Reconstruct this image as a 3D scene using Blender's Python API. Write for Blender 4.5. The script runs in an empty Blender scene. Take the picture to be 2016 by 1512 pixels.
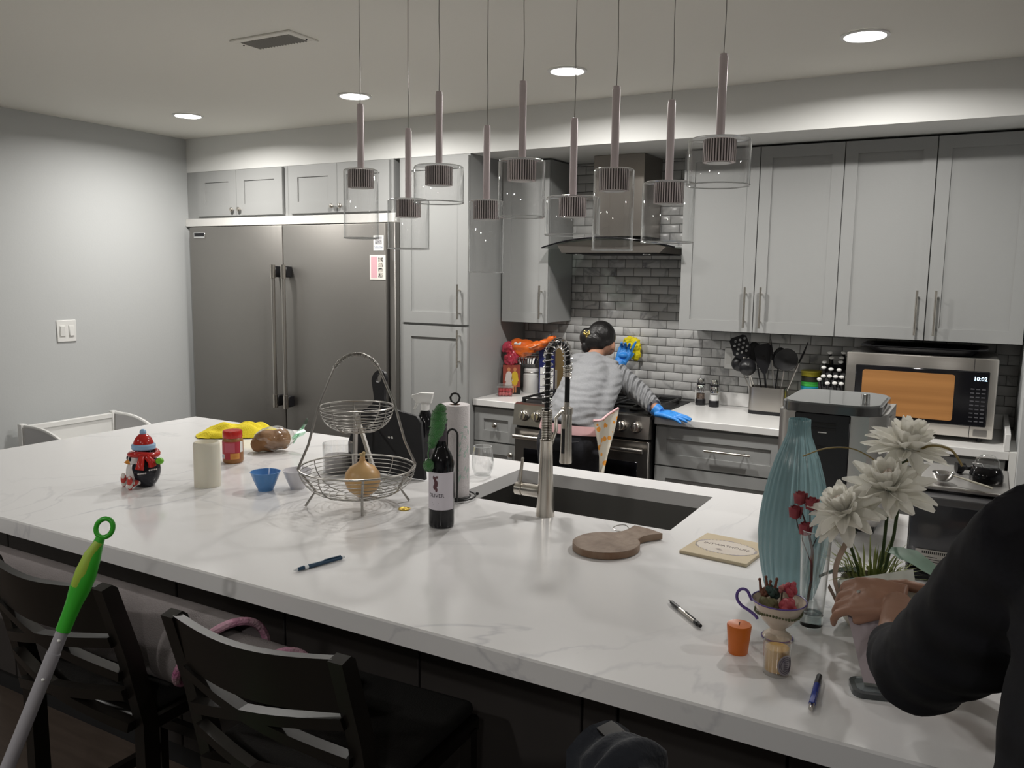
import bpy, bmesh, math, random
from mathutils import Vector, Matrix, Euler, noise as mnoise
random.seed(7)
PI = math.pi
SC = bpy.context.scene
COL = SC.collection

# ------------------------------------------------------------------ camera
CAMP = Vector((5.1471, -4.9392, 1.6753))
_yaw, _pitch, _roll = math.radians(29.5211), math.radians(-7.4437), math.radians(0.7883)
_f = Vector((-math.sin(_yaw)*math.cos(_pitch), math.cos(_yaw)*math.cos(_pitch), math.sin(_pitch)))
_r = Vector((math.cos(_yaw), math.sin(_yaw), 0)); _u = _r.cross(_f)
_R = _r*math.cos(_roll) + _u*math.sin(_roll); _U = -_r*math.sin(_roll) + _u*math.cos(_roll)
cam_d = bpy.data.cameras.new('camera'); cam = bpy.data.objects.new('camera', cam_d); COL.objects.link(cam)
cam_d.sensor_fit = 'HORIZONTAL'; cam_d.sensor_width = 36.0; cam_d.lens = 1650.31*36.0/2016.0
cam_d.clip_start = 0.02; cam_d.clip_end = 60
cam.matrix_world = Matrix(((_R.x, _U.x, -_f.x, CAMP.x), (_R.y, _U.y, -_f.y, CAMP.y), (_R.z, _U.z, -_f.z, CAMP.z), (0, 0, 0, 1)))
SC.camera = cam
# ------------------------------------------------------------------ view, world
SC.view_settings.view_transform = 'Standard'; SC.view_settings.look = 'None'
SC.view_settings.gamma = 1.0; SC.view_settings.use_curve_mapping = False
SC.view_settings.exposure = 0.16
world = bpy.data.worlds.new('world'); SC.world = world; world.use_nodes = True
world.node_tree.nodes['Background'].inputs[0].default_value = (1, .97, .93, 1)
world.node_tree.nodes['Background'].inputs[1].default_value = 0.05
MAIN_W, BACK_W, LAMP_COL = 18.0, 16.0, (1.0, .968, .925)
DOWNLIGHTS = [(0.80, -1.325), (2.108, -1.325), (3.371, -1.325), (4.648, -1.325)]
BACKLIGHTS = [(1.6, -5.2), (3.6, -5.9), (5.6, -6.2), (7.0, -2.4)]  # unseen lights outside the view, added as fill from the camera side

# ------------------------------------------------------------------ materials
def mat(name, col, rough=.5, metal=0.0, trans=0.0, ior=1.45, emit=None, estr=1.0, coat=0.0, spec=.5, sheen=0.0,
        noise=None, bump=None, alpha=1.0, sss=0.0, coords='Object'):
    """noise=(scale, amount, colour2, stretch) mixes a second colour; bump=(scale, strength, stretch)"""
    m = bpy.data.materials.new(name); m.use_nodes = True
    nt = m.node_tree; b = nt.nodes['Principled BSDF']
    def s(k, v):
        if k in b.inputs: b.inputs[k].default_value = v
    s('Base Color', (*col, 1)); s('Roughness', rough); s('Metallic', metal); s('Transmission Weight', trans); s('IOR', ior)
    s('Coat Weight', coat); s('Specular IOR Level', spec); s('Sheen Weight', sheen); s('Alpha', alpha)
    if sss: s('Subsurface Weight', sss); s('Subsurface Radius', (.01, .005, .003))
    if emit: s('Emission Color', (*emit, 1)); s('Emission Strength', estr)
    if noise or bump:
        tc = nt.nodes.new('ShaderNodeTexCoord')
    if noise:
        sc, am, c2 = noise[:3]; st = noise[3] if len(noise) > 3 else (1, 1, 1)
        mp = nt.nodes.new('ShaderNodeMapping'); mp.inputs['Scale'].default_value = st
        n = nt.nodes.new('ShaderNodeTexNoise'); n.inputs['Scale'].default_value = sc; n.inputs['Detail'].default_value = 5
        r = nt.nodes.new('ShaderNodeValToRGB'); r.color_ramp.elements[0].position = .5-am/2; r.color_ramp.elements[1].position = .5+am/2
        r.color_ramp.elements[0].color = (*col, 1); r.color_ramp.elements[1].color = (*c2, 1)
        nt.links.new(tc.outputs[coords], mp.inputs[0]); nt.links.new(mp.outputs[0], n.inputs['Vector'])
        nt.links.new(n.outputs['Fac'], r.inputs[0]); nt.links.new(r.outputs[0], b.inputs['Base Color'])
    if bump:
        sc, stg = bump[:2]; st = bump[2] if len(bump) > 2 else (1, 1, 1)
        mp = nt.nodes.new('ShaderNodeMapping'); mp.inputs['Scale'].default_value = st
        n = nt.nodes.new('ShaderNodeTexNoise'); n.inputs['Scale'].default_value = sc; n.inputs['Detail'].default_value = 4
        bp = nt.nodes.new('ShaderNodeBump'); bp.inputs['Strength'].default_value = stg; bp.inputs['Distance'].default_value = .01
        nt.links.new(tc.outputs[coords], mp.inputs[0]); nt.links.new(mp.outputs[0], n.inputs['Vector'])
        nt.links.new(n.outputs['Fac'], bp.inputs['Height']); nt.links.new(bp.outputs[0], b.inputs['Normal'])
    return m

def marble(name, base, vein, scale, rough, per_object=False, sharp=.035):
    m = mat(name, base, rough); nt = m.node_tree; b = nt.nodes['Principled BSDF']
    g = nt.nodes.new('ShaderNodeNewGeometry')
    n1 = nt.nodes.new('ShaderNodeTexNoise'); n1.inputs['Scale'].default_value = scale; n1.inputs['Detail'].default_value = 6
    n1.inputs['Distortion'].default_value = 1.2
    add = nt.nodes.new('ShaderNodeVectorMath'); add.operation = 'ADD'
    nt.links.new(g.outputs['Position'], add.inputs[0])
    if per_object:
        oi = nt.nodes.new('ShaderNodeObjectInfo'); sc = nt.nodes.new('ShaderNodeVectorMath'); sc.operation = 'SCALE'
        sc.inputs[0].default_value = (5.3, 0, 9.1); nt.links.new(oi.outputs['Random'], sc.inputs['Scale']); nt.links.new(sc.outputs[0], add.inputs[1])
    nt.links.new(add.outputs[0], n1.inputs['Vector'])
    sub = nt.nodes.new('ShaderNodeMath'); sub.operation = 'SUBTRACT'; sub.inputs[1].default_value = .5
    ab = nt.nodes.new('ShaderNodeMath'); ab.operation = 'ABSOLUTE'
    nt.links.new(n1.outputs['Fac'], sub.inputs[0]); nt.links.new(sub.outputs[0], ab.inputs[0])
    mr = nt.nodes.new('ShaderNodeMapRange'); mr.inputs['From Max'].default_value = sharp; mr.inputs['To Min'].default_value = 1; mr.inputs['To Max'].default_value = 0
    nt.links.new(ab.outputs[0], mr.inputs['Value'])
    n2 = nt.nodes.new('ShaderNodeTexNoise'); n2.inputs['Scale'].default_value = scale*.7; nt.links.new(add.outputs[0], n2.inputs['Vector'])
    r2 = nt.nodes.new('ShaderNodeMapRange'); r2.inputs['From Min'].default_value = .45; r2.inputs['From Max'].default_value = .72
    nt.links.new(n2.outputs['Fac'], r2.inputs['Value'])
    mu = nt.nodes.new('ShaderNodeMath'); mu.operation = 'MULTIPLY'; nt.links.new(mr.outputs[0], mu.inputs[0]); nt.links.new(r2.outputs[0], mu.inputs[1])
    mx = nt.nodes.new('ShaderNodeMix'); mx.data_type = 'RGBA'; mx.inputs[6].default_value = (*base, 1); mx.inputs[7].default_value = (*vein, 1)
    nt.links.new(mu.outputs[0], mx.inputs[0]); out = mx.outputs[2]
    if per_object:
        m2 = nt.nodes.new('ShaderNodeMix'); m2.data_type = 'RGBA'; m2.blend_type = 'MULTIPLY'; m2.inputs[0].default_value = 1
        cr = nt.nodes.new('ShaderNodeValToRGB'); cr.color_ramp.elements[0].color = (.84, .84, .84, 1); cr.color_ramp.elements[1].color = (1, 1, 1, 1)
        nt.links.new(oi.outputs['Random'], cr.inputs[0]); nt.links.new(out, m2.inputs[6]); nt.links.new(cr.outputs[0], m2.inputs[7]); out = m2.outputs[2]
    nt.links.new(out, b.inputs['Base Color'])
    return m

def fabric_bands(m, scale, strength, direction='Z', distort=3.0):
    """soft crumpled folds: a distorted wave as bump"""
    nt = m.node_tree; b = nt.nodes['Principled BSDF']
    tc = nt.nodes.new('ShaderNodeTexCoord'); w = nt.nodes.new('ShaderNodeTexWave'); w.bands_direction = direction
    w.inputs['Scale'].default_value = scale; w.inputs['Distortion'].default_value = distort; w.inputs['Detail'].default_value = 2
    w.inputs['Detail Scale'].default_value = .6
    bp = nt.nodes.new('ShaderNodeBump'); bp.inputs['Strength'].default_value = strength; bp.inputs['Distance'].default_value = .02
    nt.links.new(tc.outputs['Object'], w.inputs['Vector']); nt.links.new(w.outputs['Fac'], bp.inputs['Height']); nt.links.new(bp.outputs[0], b.inputs['Normal'])
    return m

def spots(m, c2, scale, thr):
    nt = m.node_tree; b = nt.nodes['Principled BSDF']; c1 = tuple(b.inputs['Base Color'].default_value)
    tc = nt.nodes.new('ShaderNodeTexCoord'); v = nt.nodes.new('ShaderNodeTexVoronoi'); v.inputs['Scale'].default_value = scale
    r = nt.nodes.new('ShaderNodeValToRGB'); r.color_ramp.interpolation = 'CONSTANT'
    r.color_ramp.elements[0].color = (*c2, 1); r.color_ramp.elements[1].color = c1; r.color_ramp.elements[1].position = thr
    nt.links.new(tc.outputs['Object'], v.inputs['Vector']); nt.links.new(v.outputs['Distance'], r.inputs[0]); nt.links.new(r.outputs[0], b.inputs['Base Color'])
    return m

def stripes(m, c2, scale, direction='DIAGONAL'):
    nt = m.node_tree; b = nt.nodes['Principled BSDF']; c1 = tuple(b.inputs['Base Color'].default_value)
    tc = nt.nodes.new('ShaderNodeTexCoord'); w = nt.nodes.new('ShaderNodeTexWave'); w.bands_direction = direction; w.inputs['Scale'].default_value = scale
    r = nt.nodes.new('ShaderNodeValToRGB'); r.color_ramp.interpolation = 'CONSTANT'; r.color_ramp.elements[1].position = .5
    r.color_ramp.elements[0].color = c1; r.color_ramp.elements[1].color = (*c2, 1)
    nt.links.new(tc.outputs['Object'], w.inputs['Vector']); nt.links.new(w.outputs['Fac'], r.inputs[0]); nt.links.new(r.outputs[0], b.inputs['Base Color'])
    return m

def thin_glass(name, tint=(1, 1, 1), rough=0.0, refl=.9):
    """thin clear wall: mostly see-through with a fresnel reflection, shadows stay light"""
    m = bpy.data.materials.new(name); m.use_nodes = True; nt = m.node_tree; nt.nodes.clear()
    o = nt.nodes.new('ShaderNodeOutputMaterial'); t = nt.nodes.new('ShaderNodeBsdfTransparent'); g = nt.nodes.new('ShaderNodeBsdfGlossy')
    g.inputs['Roughness'].default_value = rough; g.inputs[0].default_value = (refl, refl, refl, 1)
    lw = nt.nodes.new('ShaderNodeLayerWeight'); lw.inputs[0].default_value = .5
    pw = nt.nodes.new('ShaderNodeMath'); pw.operation = 'POWER'; pw.inputs[1].default_value = 3.0; nt.links.new(lw.outputs['Facing'], pw.inputs[0])
    fr = nt.nodes.new('ShaderNodeMath'); fr.operation = 'MULTIPLY_ADD'; fr.inputs[1].default_value = .85; fr.inputs[2].default_value = .085; nt.links.new(pw.outputs[0], fr.inputs[0])
    tm = nt.nodes.new('ShaderNodeMix'); tm.data_type = 'RGBA'; tm.inputs[6].default_value = (*tint, 1); tm.inputs[7].default_value = (tint[0]*.74, tint[1]*.77, tint[2]*.77, 1)
    nt.links.new(pw.outputs[0], tm.inputs[0]); nt.links.new(tm.outputs[2], t.inputs[0])
    mx = nt.nodes.new('ShaderNodeMixShader'); nt.links.new(fr.outputs[0], mx.inputs[0]); nt.links.new(t.outputs[0], mx.inputs[1]); nt.links.new(g.outputs[0], mx.inputs[2])
    df = nt.nodes.new('ShaderNodeBsdfDiffuse'); df.inputs[0].default_value = (.8, .82, .82, 1)  # white mixed in at grazing angles paints the bright refracted glass edges
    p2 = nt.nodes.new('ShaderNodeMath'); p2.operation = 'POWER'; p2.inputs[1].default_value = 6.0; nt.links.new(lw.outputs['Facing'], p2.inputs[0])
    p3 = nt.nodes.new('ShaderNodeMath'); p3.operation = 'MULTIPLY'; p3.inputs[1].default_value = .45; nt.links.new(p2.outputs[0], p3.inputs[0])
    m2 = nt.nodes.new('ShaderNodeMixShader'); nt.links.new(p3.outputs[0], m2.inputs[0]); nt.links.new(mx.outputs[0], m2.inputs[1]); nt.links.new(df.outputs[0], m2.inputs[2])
    nt.links.new(m2.outputs[0], o.inputs[0]); return m

MT = {}
def defm(key, *a, **k): MT[key] = mat(key, *a, **k); return MT[key]
defm('wall_paint', (.53, .545, .545), .55, bump=(90, .04))
defm('ceiling_paint', (.88, .865, .80), .7, bump=(60, .05))
defm('soffit_paint', (.76, .765, .745), .6)
defm('floor_wood', (.10, .075, .06), .45, noise=(3, .5, (.06, .045, .035), (1, 12, 1)))
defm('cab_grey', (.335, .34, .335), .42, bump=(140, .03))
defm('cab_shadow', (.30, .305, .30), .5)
defm('white_trim', (.72, .715, .69), .4)
defm('black_gap', (.012, .012, .012), .7)
defm('grout', (.21, .21, .205), .9)
defm('steel_fridge', (.33, .318, .30), .52, 1.0, bump=(40, .06, (1, 1, .02)))
defm('steel', (.56, .535, .50), .28, 1.0, bump=(60, .05, (.02, 1, 1)))
defm('steel_hood', (.40, .37, .34), .30, 1.0, bump=(60, .04, (1, 1, .02)))
defm('nickel', (.62, .585, .53), .26, 1.0)
defm('chrome', (.80, .80, .80), .08, 1.0)
defm('wire_steel', (.40, .385, .36), .32, 1.0)
defm('sink_steel', (.27, .265, .255), .38, 1.0)
defm('knob_metal', (.62, .59, .55), .20, 1.0)
defm('pink_alu', (.88, .78, .80), .38, .1)
defm('cap_alu', (.86, .77, .77), .40, .1)
defm('black_plastic', (.012, .012, .014), .35)
defm('black_matte', (.012, .012, .013), .65)
defm('black_gloss', (.008, .008, .010), .10)
defm('black_iron', (.016, .016, .016), .5)
defm('white_plastic', (.78, .78, .76), .3)
defm('island_wood', (.052, .046, .044), .5, noise=(6, .6, (.036, .032, .031), (1, 1, .15)))
defm('chair_wood', (.009, .0075, .006), .32, noise=(9, .6, (.006, .005, .004), (1, 1, .2)))
defm('seat_cloth', (.010, .009, .008), .9, bump=(260, .3))
MT['counter'] = marble('counter', (.76, .755, .755), (.50, .50, .53), 1.3, .14, sharp=.012)
MT['back_counter'] = mat('back_counter', (.75, .745, .73), .2)
MT['tile'] = marble('tile', (.60, .60, .59), (.20, .20, .21), 4.5, .30, True, .06)
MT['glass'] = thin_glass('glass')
MT['glass_edge'] = mat('glass_edge', (.80, .82, .82), .08, trans=.35, ior=1.3, coat=.5)
MT['hood_glass'] = thin_glass('hood_glass', (.55, .60, .57))
MT['film'] = thin_glass('film', (.97, .97, .96), .12)
MT['teal_glass'] = mat('teal_glass', (.38, .56, .59), .14, trans=.5, ior=1.3, noise=(2, .8, (.31, .49, .53)))
MT['solid_glass'] = mat('solid_glass', (.93, .98, .97), .02, trans=1, ior=1.45)
MT['glow'] = mat('glow', (1, 1, 1), .5, emit=(1.0, .98, .95), estr=14)
MT['skin'] = mat('skin', (.34, .185, .125), .5, sss=.08)
MT['skin_far'] = mat('skin_far', (.42, .22, .145), .5)

# ------------------------------------------------------------------ mesh builder
class MB:
    def __init__(s): s.v = []; s.f = []; s.mi = []; s.m = 0; s.M = None
    def add(s, vs, fs):
        o = len(s.v)
        if s.M is not None: vs = [s.M @ Vector(v) for v in vs]
        s.v += [tuple(v) for v in vs]; s.f += [tuple(o+i for i in f) for f in fs]; s.mi += [s.m]*len(fs); return s
    def box(s, c, d, bev=0, rot=None, seg=1):
        bm = bmesh.new(); bmesh.ops.create_cube(bm, size=1)
        for v in bm.verts: v.co = Vector((v.co.x*d[0], v.co.y*d[1], v.co.z*d[2]))
        if bev: bmesh.ops.bevel(bm, geom=bm.edges[:], offset=bev, segments=seg, profile=.5, affect='EDGES')
        R = rot.to_matrix() if rot is not None else None
        vs = [(R @ v.co if R else v.co) + Vector(c) for v in bm.verts]
        bm.verts.index_update(); s.add(vs, [[v.index for v in f.verts] for f in bm.faces]); bm.free(); return s
    def b2(s, a, b, bev=0, seg=1):
        return s.box([(a[i]+b[i])/2 for i in range(3)], [abs(b[i]-a[i]) for i in range(3)], bev, seg=seg)
    def lathe(s, prof, n=24, c=(0, 0, 0), ribs=None, cap0=True, cap1=True):
        vs = []; fs = []; m = len(prof)
        for (r, z) in prof:
            for k in range(n):
                a = 2*PI*k/n; rr = r*(1+ribs[1]*math.cos(ribs[0]*a)) if ribs else r
                vs.append((c[0]+rr*math.cos(a), c[1]+rr*math.sin(a), c[2]+z))
        for i in range(m-1):
            for k in range(n):
                k2 = (k+1) % n; fs.append((i*n+k, i*n+k2, (i+1)*n+k2, (i+1)*n+k))
        if cap0 and prof[0][0] > 1e-5: fs.append(tuple(range(n))[::-1])
        if cap1 and prof[-1][0] > 1e-5: fs.append(tuple((m-1)*n+k for k in range(n)))
        return s.add(vs, fs)
    def tube(s, pts, r, n=8, closed=False, cap=True, flat=1.0):
        P = [Vector(p) for p in pts]; m = len(P); R = r if isinstance(r, (list, tuple)) else [r]*m
        T = []
        for i in range(m):
            a = P[(i-1) % m] if (closed or i > 0) else P[i]; b = P[(i+1) % m] if (closed or i < m-1) else P[i]
            t = (b-a); T.append(t.normalized() if t.length > 1e-9 else Vector((0, 0, 1)))
        nrm = T[0].orthogonal().normalized()
        if flat != 1.0:
            nrm = Vector((0, 0, 1)) - T[0]*T[0].z
            nrm = nrm.normalized() if nrm.length > 1e-6 else T[0].orthogonal().normalized()
        vs = []; fs = []
        for i in range(m):
            nrm = nrm - T[i]*nrm.dot(T[i])
            nrm = nrm.normalized() if nrm.length > 1e-9 else T[i].orthogonal().normalized()
            bi = T[i].cross(nrm)
            for k in range(n):
                a = 2*PI*k/n; vs.append(P[i] + nrm*(R[i]*flat*math.cos(a)) + bi*(R[i]*math.sin(a)))
        for i in range(m if closed else m-1):
            j = (i+1) % m
            for k in range(n):
                k2 = (k+1) % n; fs.append((i*n+k, i*n+k2, j*n+k2, j*n+k))
        if cap and not closed: fs.append(tuple(range(n))[::-1]); fs.append(tuple((m-1)*n+k for k in range(n)))
        return s.add(vs, fs)
    def ball(s, c, r, n=16, m=10, rot=None):
        r = r if isinstance(r, (list, tuple)) else (r, r, r); vs = [(0, 0, r[2])]; fs = []
        for i in range(1, m):
            t = PI*i/m
            for k in range(n): a = 2*PI*k/n; vs.append((r[0]*math.sin(t)*math.cos(a), r[1]*math.sin(t)*math.sin(a), r[2]*math.cos(t)))
        vs.append((0, 0, -r[2])); L = len(vs)-1
        for k in range(n): fs.append((0, 1+k, 1+(k+1) % n)); fs.append((L, L-n+(k+1) % n, L-n+k))
        for i in range(m-2):
            for k in range(n): a = 1+i*n+k; b = 1+i*n+(k+1) % n; fs.append((a, a+n, b+n, b))
        R = rot.to_matrix() if rot is not None else None
        return s.add([(R @ Vector(v) if R else Vector(v)) + Vector(c) for v in vs], fs)
    def prism(s, poly, a, b, ax='y'):
        """polygon extruded along an axis from a to b. ax y: poly=(x,z); z: (x,y); x: (y,z)"""
        mk = {'y': lambda p, t: (p[0], t, p[1]), 'z': lambda p, t: (p[0], p[1], t), 'x': lambda p, t: (t, p[0], p[1])}[ax]
        n = len(poly); vs = [mk(p, a) for p in poly] + [mk(p, b) for p in poly]
        fs = [tuple(range(n)), tuple(range(2*n-1, n-1, -1))] + [(i, (i+1) % n, n+(i+1) % n, n+i) for i in range(n)]
        return s.add(vs, fs)
    def sheet(s, fn, nu, nv, thick=None):
        """grid surface fn(u,v)->point; thick extrudes it along a vector"""
        g = [[Vector(fn(i/nu, j/nv)) for j in range(nv+1)] for i in range(nu+1)]
        vs = [p for row in g for p in row]; W = nv+1; fs = []
        for i in range(nu):
            for j in range(nv): a = i*W+j; fs.append((a, a+1, a+W+1, a+W))
        if thick is None: return s.add(vs, fs)
        N = len(vs); t = Vector(thick); vs2 = vs+[p+t for p in vs]; fs2 = fs+[tuple(N+i for i in f)[::-1] for f in fs]
        rim = [(i*W) for i in range(nu+1)]+[nu*W+j for j in range(1, nv+1)]+[i*W+nv for i in range(nu-1, -1, -1)]+[j for j in range(nv-1, 0, -1)]
        for k in range(len(rim)): a = rim[k]; b = rim[(k+1) % len(rim)]; fs2.append((a, b, N+b, N+a))
        return s.add(vs2, fs2)
    def mesh(s, name, mats, angle=38, merge=False):
        me = bpy.data.meshes.new(name); me.from_pydata(s.v, [], s.f)
        mats = mats if isinstance(mats, (list, tuple)) else [mats]
        for m in mats: me.materials.append(MT[m] if isinstance(m, str) else m)
        me.polygons.foreach_set('material_index', s.mi)
        bm = bmesh.new(); bm.from_mesh(me)
        if merge: bmesh.ops.remove_doubles(bm, verts=bm.verts[:], dist=1e-5)
        bmesh.ops.recalc_face_normals(bm, faces=bm.faces[:]); bm.to_mesh(me); bm.free()
        me.polygons.foreach_set('use_smooth', [True]*len(me.polygons)); me.set_sharp_from_angle(angle=math.radians(angle)); me.update()
        return me

def link(name, me, parent=None):
    o = bpy.data.objects.new(name, me); COL.objects.link(o)
    if parent is not None: o.parent = parent
    return o
def tag(o, label, cat, group=None):
    o['label'] = label; o['category'] = cat
    if group: o['group'] = group
    return o
def T(name, label, cat, loc=(0, 0, 0), rz=0.0, group=None):
    o = bpy.data.objects.new(name, None); COL.objects.link(o); o.empty_display_size = .05
    o.location = loc; o.rotation_euler = (0, 0, rz); return tag(o, label, cat, group)
def P(mb, name, mats, parent, label=None, kind=None, angle=38, merge=False):
    o = link(name, mb.mesh(name, mats, angle, merge), parent)
    if label: o['label'] = label
    if kind: o['kind'] = kind
    return o
def S(mb, name, mats, label, cat, loc=(0, 0, 0), rz=0, group=None, angle=38):
    o = link(name, mb.mesh(name, mats, angle)); o.location = loc; o.rotation_euler = (0, 0, rz); return tag(o, label, cat, group)
def ST(mb, name, mats, parent=None, angle=38):
    o = link(name, mb.mesh(name, mats, angle), parent)
    o['kind'] = 'structure'; return o
def copy_tree(root, loc, rz=None, label=None, group=None):
    r = root.copy(); COL.objects.link(r); r.location = loc
    if rz is not None: r.rotation_euler = (0, 0, rz)
    if label: r['label'] = label
    if group: r['group'] = group
    for ch in list(root.children):
        c = ch.copy(); COL.objects.link(c); c.parent = r
        for g in list(ch.children): d = g.copy(); COL.objects.link(d); d.parent = c
    return r
def text(name, body, size, loc, rot, m, parent=None, ext=.0004, align='CENTER', sx=1.0):
    cu = bpy.data.curves.new(name, 'FONT'); cu.body = body; cu.size = size; cu.extrude = ext; cu.align_x = align; cu.align_y = 'CENTER'; cu.resolution_u = 2
    o = bpy.data.objects.new(name, cu); COL.objects.link(o)
    dg = bpy.context.evaluated_depsgraph_get(); me = bpy.data.meshes.new_from_object(o.evaluated_get(dg))
    bpy.data.objects.remove(o); me.materials.clear(); me.materials.append(MT[m] if isinstance(m, str) else m)
    o = link(name, me, parent); o.location = loc; o.rotation_euler = rot; o.scale = (sx, 1, 1); return o
def remeshed(mb, voxel, smooth=4, fac=.5):
    me = bpy.data.meshes.new('tmp'); me.from_pydata(mb.v, [], mb.f); o = bpy.data.objects.new('tmp', me); COL.objects.link(o)
    md = o.modifiers.new('r', 'REMESH'); md.mode = 'VOXEL'; md.voxel_size = voxel; md.use_smooth_shade = True
    ms = o.modifiers.new('s', 'SMOOTH'); ms.iterations = smooth; ms.factor = fac
    dg = bpy.context.evaluated_depsgraph_get(); r = bpy.data.meshes.new_from_object(o.evaluated_get(dg)); bpy.data.objects.remove(o)
    r.polygons.foreach_set('use_smooth', [True]*len(r.polygons)); return r
def PR(mb, name, m, parent, voxel, smooth=4, label=None, disp=None):
    me = remeshed(mb, voxel, smooth); me.materials.clear(); me.materials.append(MT[m] if isinstance(m, str) else m)
    if disp:
        for v in me.vertices:
            n = mnoise.noise(Vector((v.co.x*disp[0][0], v.co.y*disp[0][1], v.co.z*disp[0][2])))
            v.co += v.normal*(n*disp[1])
    o = link(name, me, parent)
    if label: o['label'] = label
    return o
def arc(c, r, a0, a1, n, ax='xz'):
    out = []
    for i in range(n+1):
        a = a0+(a1-a0)*i/n; x, y = r*math.cos(a), r*math.sin(a)
        out.append({'xz': (c[0]+x, c[1], c[2]+y), 'yz': (c[0], c[1]+x, c[2]+y), 'xy': (c[0]+x, c[1]+y, c[2])}[ax])
    return out
def cr(pts, n=5, closed=False):
    """smooth curve through the points"""
    Q = [Vector(p) for p in pts]; out = []; m = len(Q)
    for i in range(m if closed else m-1):
        p0, p1, p2, p3 = (Q[(i-1) % m] if closed or i > 0 else Q[0]), Q[i], Q[(i+1) % m], (Q[(i+2) % m] if closed or i+2 < m else Q[-1])
        for k in range(n):
            t = k/n; out.append(.5*((2*p1)+(p2-p0)*t+(2*p0-5*p1+4*p2-p3)*t*t+(3*p1-p0-3*p2+p3)*t**3))
    if not closed: out.append(Q[-1])
    return out
FX = (PI/2, 0, 0)      # lettering standing upright, facing -y
# ================================================================== the room
CZ, SZ, PY = 2.6121, 2.375, -0.6886
ST(MB().b2((-.2, -8.2, -.1), (8.6, .3, 0)), 'floor', 'floor_wood')
ST(MB().b2((-.2, -8.2, CZ), (8.6, .3, CZ+.12)), 'ceiling', 'ceiling_paint')
ST(MB().b2((-.15, -8.1, 0), (0, .2, CZ)), 'wall_left', 'wall_paint')
ST(MB().b2((5.302, -.78, 0), (5.44, .01, CZ)), 'wall_right', 'wall_paint')
ST(MB().b2((8.3, -8.1, 0), (8.45, .2, CZ)), 'wall_far_right', 'wall_paint')
ST(MB().b2((0, -8.15, 0), (8.45, -8.0, CZ)), 'wall_front', 'wall_paint')
wall_back = ST(MB().b2((0, .007, 0), (8.4, .16, CZ)), 'wall_back', 'wall_paint')
ST(MB().b2((2.442, .0045, .80), (5.30, .007, SZ)), 'trim_1', 'grout', wall_back)
ST(MB().b2((0, PY, SZ), (5.302, .007, CZ)).b2((5.44, PY, SZ), (8.3, .007, CZ)), 'trim_2', 'soffit_paint')
ST(MB().b2((0.001, -8.0, 0), (.015, -.76, .10)), 'baseboard_left', 'white_trim')

# marble subway tiles of the back wall, each a piece of its own
TW, TH, TG = .1134, .0527, .004
def tile_mesh(w, h):
    mb = MB(); b = .0012; y0, y1 = .0045, -.0005
    a = [(b, y1, b), (w-b, y1, b), (w-b, y1, h-b), (b, y1, h-b), (0, y1+b, 0), (w, y1+b, 0), (w, y1+b, h), (0, y1+b, h), (0, y0, 0), (w, y0, 0), (w, y0, h), (0, y0, h)]
    mb.add(a, [(0, 1, 2, 3)]+[(i+4, (i+1) % 4+4, (i+1) % 4, i) for i in range(4)]+[(i+8, (i+1) % 4+8, (i+1) % 4+4, i+4) for i in range(4)])
    return mb
tile_full = tile_mesh(TW-TG, TH-TG).mesh('tile', 'tile', 60); tile_cut = {}
hidden = MB(); ntile = 0
for k in range(-13, 16):
    z = 1.569 + k*TH
    if z < .915 or z + TH > SZ+.05: continue
    lo, hi = (2.444, 5.298) if z < 1.38 else (2.786, 3.616)
    x = 2.982 + (k % 2)*TW/2 - 8*TW
    while x < hi:
        a, b = max(x, lo), min(x+TW-TG, hi); h = min(TH-TG, SZ-z-.002)
        if b-a > .012 and h > .01:
            full = b-a > TW-TG-1e-6 and h > TH-TG-1e-6
            if z < 1.80 and ntile < 300:
                if full: me = tile_full
                else:
                    key = (round(b-a, 3), round(h, 3))
                    if key not in tile_cut: tile_cut[key] = tile_mesh(b-a, h).mesh('tile', 'tile', 60)
                    me = tile_cut[key]
                o = link('tile', me, wall_back); o.location = (a, 0, z); ntile += 1
            else:
                hidden.M = Matrix.Translation((a, 0, z)); t = tile_mesh(b-a, h); hidden.add(t.v, t.f)
        x += TW
hidden.M = None
P(hidden, 'tile', 'tile', wall_back, kind='stuff', angle=60)

# recessed ceiling lights
for i, (x, y) in enumerate(DOWNLIGHTS+BACKLIGHTS):
    lab = ['leftmost round recessed ceiling light, nearest the left wall', 'second round recessed ceiling light from the left, above the fridge side',
           'third round recessed ceiling light from the left, above the range', 'rightmost round recessed ceiling light above the wall cabinets'][i] if i < 4 else \
          ['unseen recessed fill light over the dining side', 'unseen recessed fill light behind the viewer', 'unseen recessed fill light far behind the viewer', 'unseen recessed fill light past the right wall'][i-4]
    t = T('ceiling_light', lab, 'ceiling light', (x, y, CZ), 0, 'recessed ceiling lights')
    P(MB().lathe([(.078, -.001), (.090, -.001), (.092, -.006), (.078, -.008), (.075, -.004)], 32, cap0=False, cap1=False), 'trim_ring', 'white_plastic', t)
    P(MB().lathe([(.0, -.003), (.077, -.003)], 32, cap0=False, cap1=False), 'diffuser', 'glow', t)
    ld = bpy.data.lights.new('downlight', 'AREA'); ld.shape = 'DISK'; ld.size = .14; ld.energy = MAIN_W if i < 4 else BACK_W
    ld.color = LAMP_COL; ld.spread = math.radians(165)
    lo_ = bpy.data.objects.new('downlight', ld); COL.objects.link(lo_); lo_.location = (0, 0, -.012); lo_.parent = t
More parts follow.
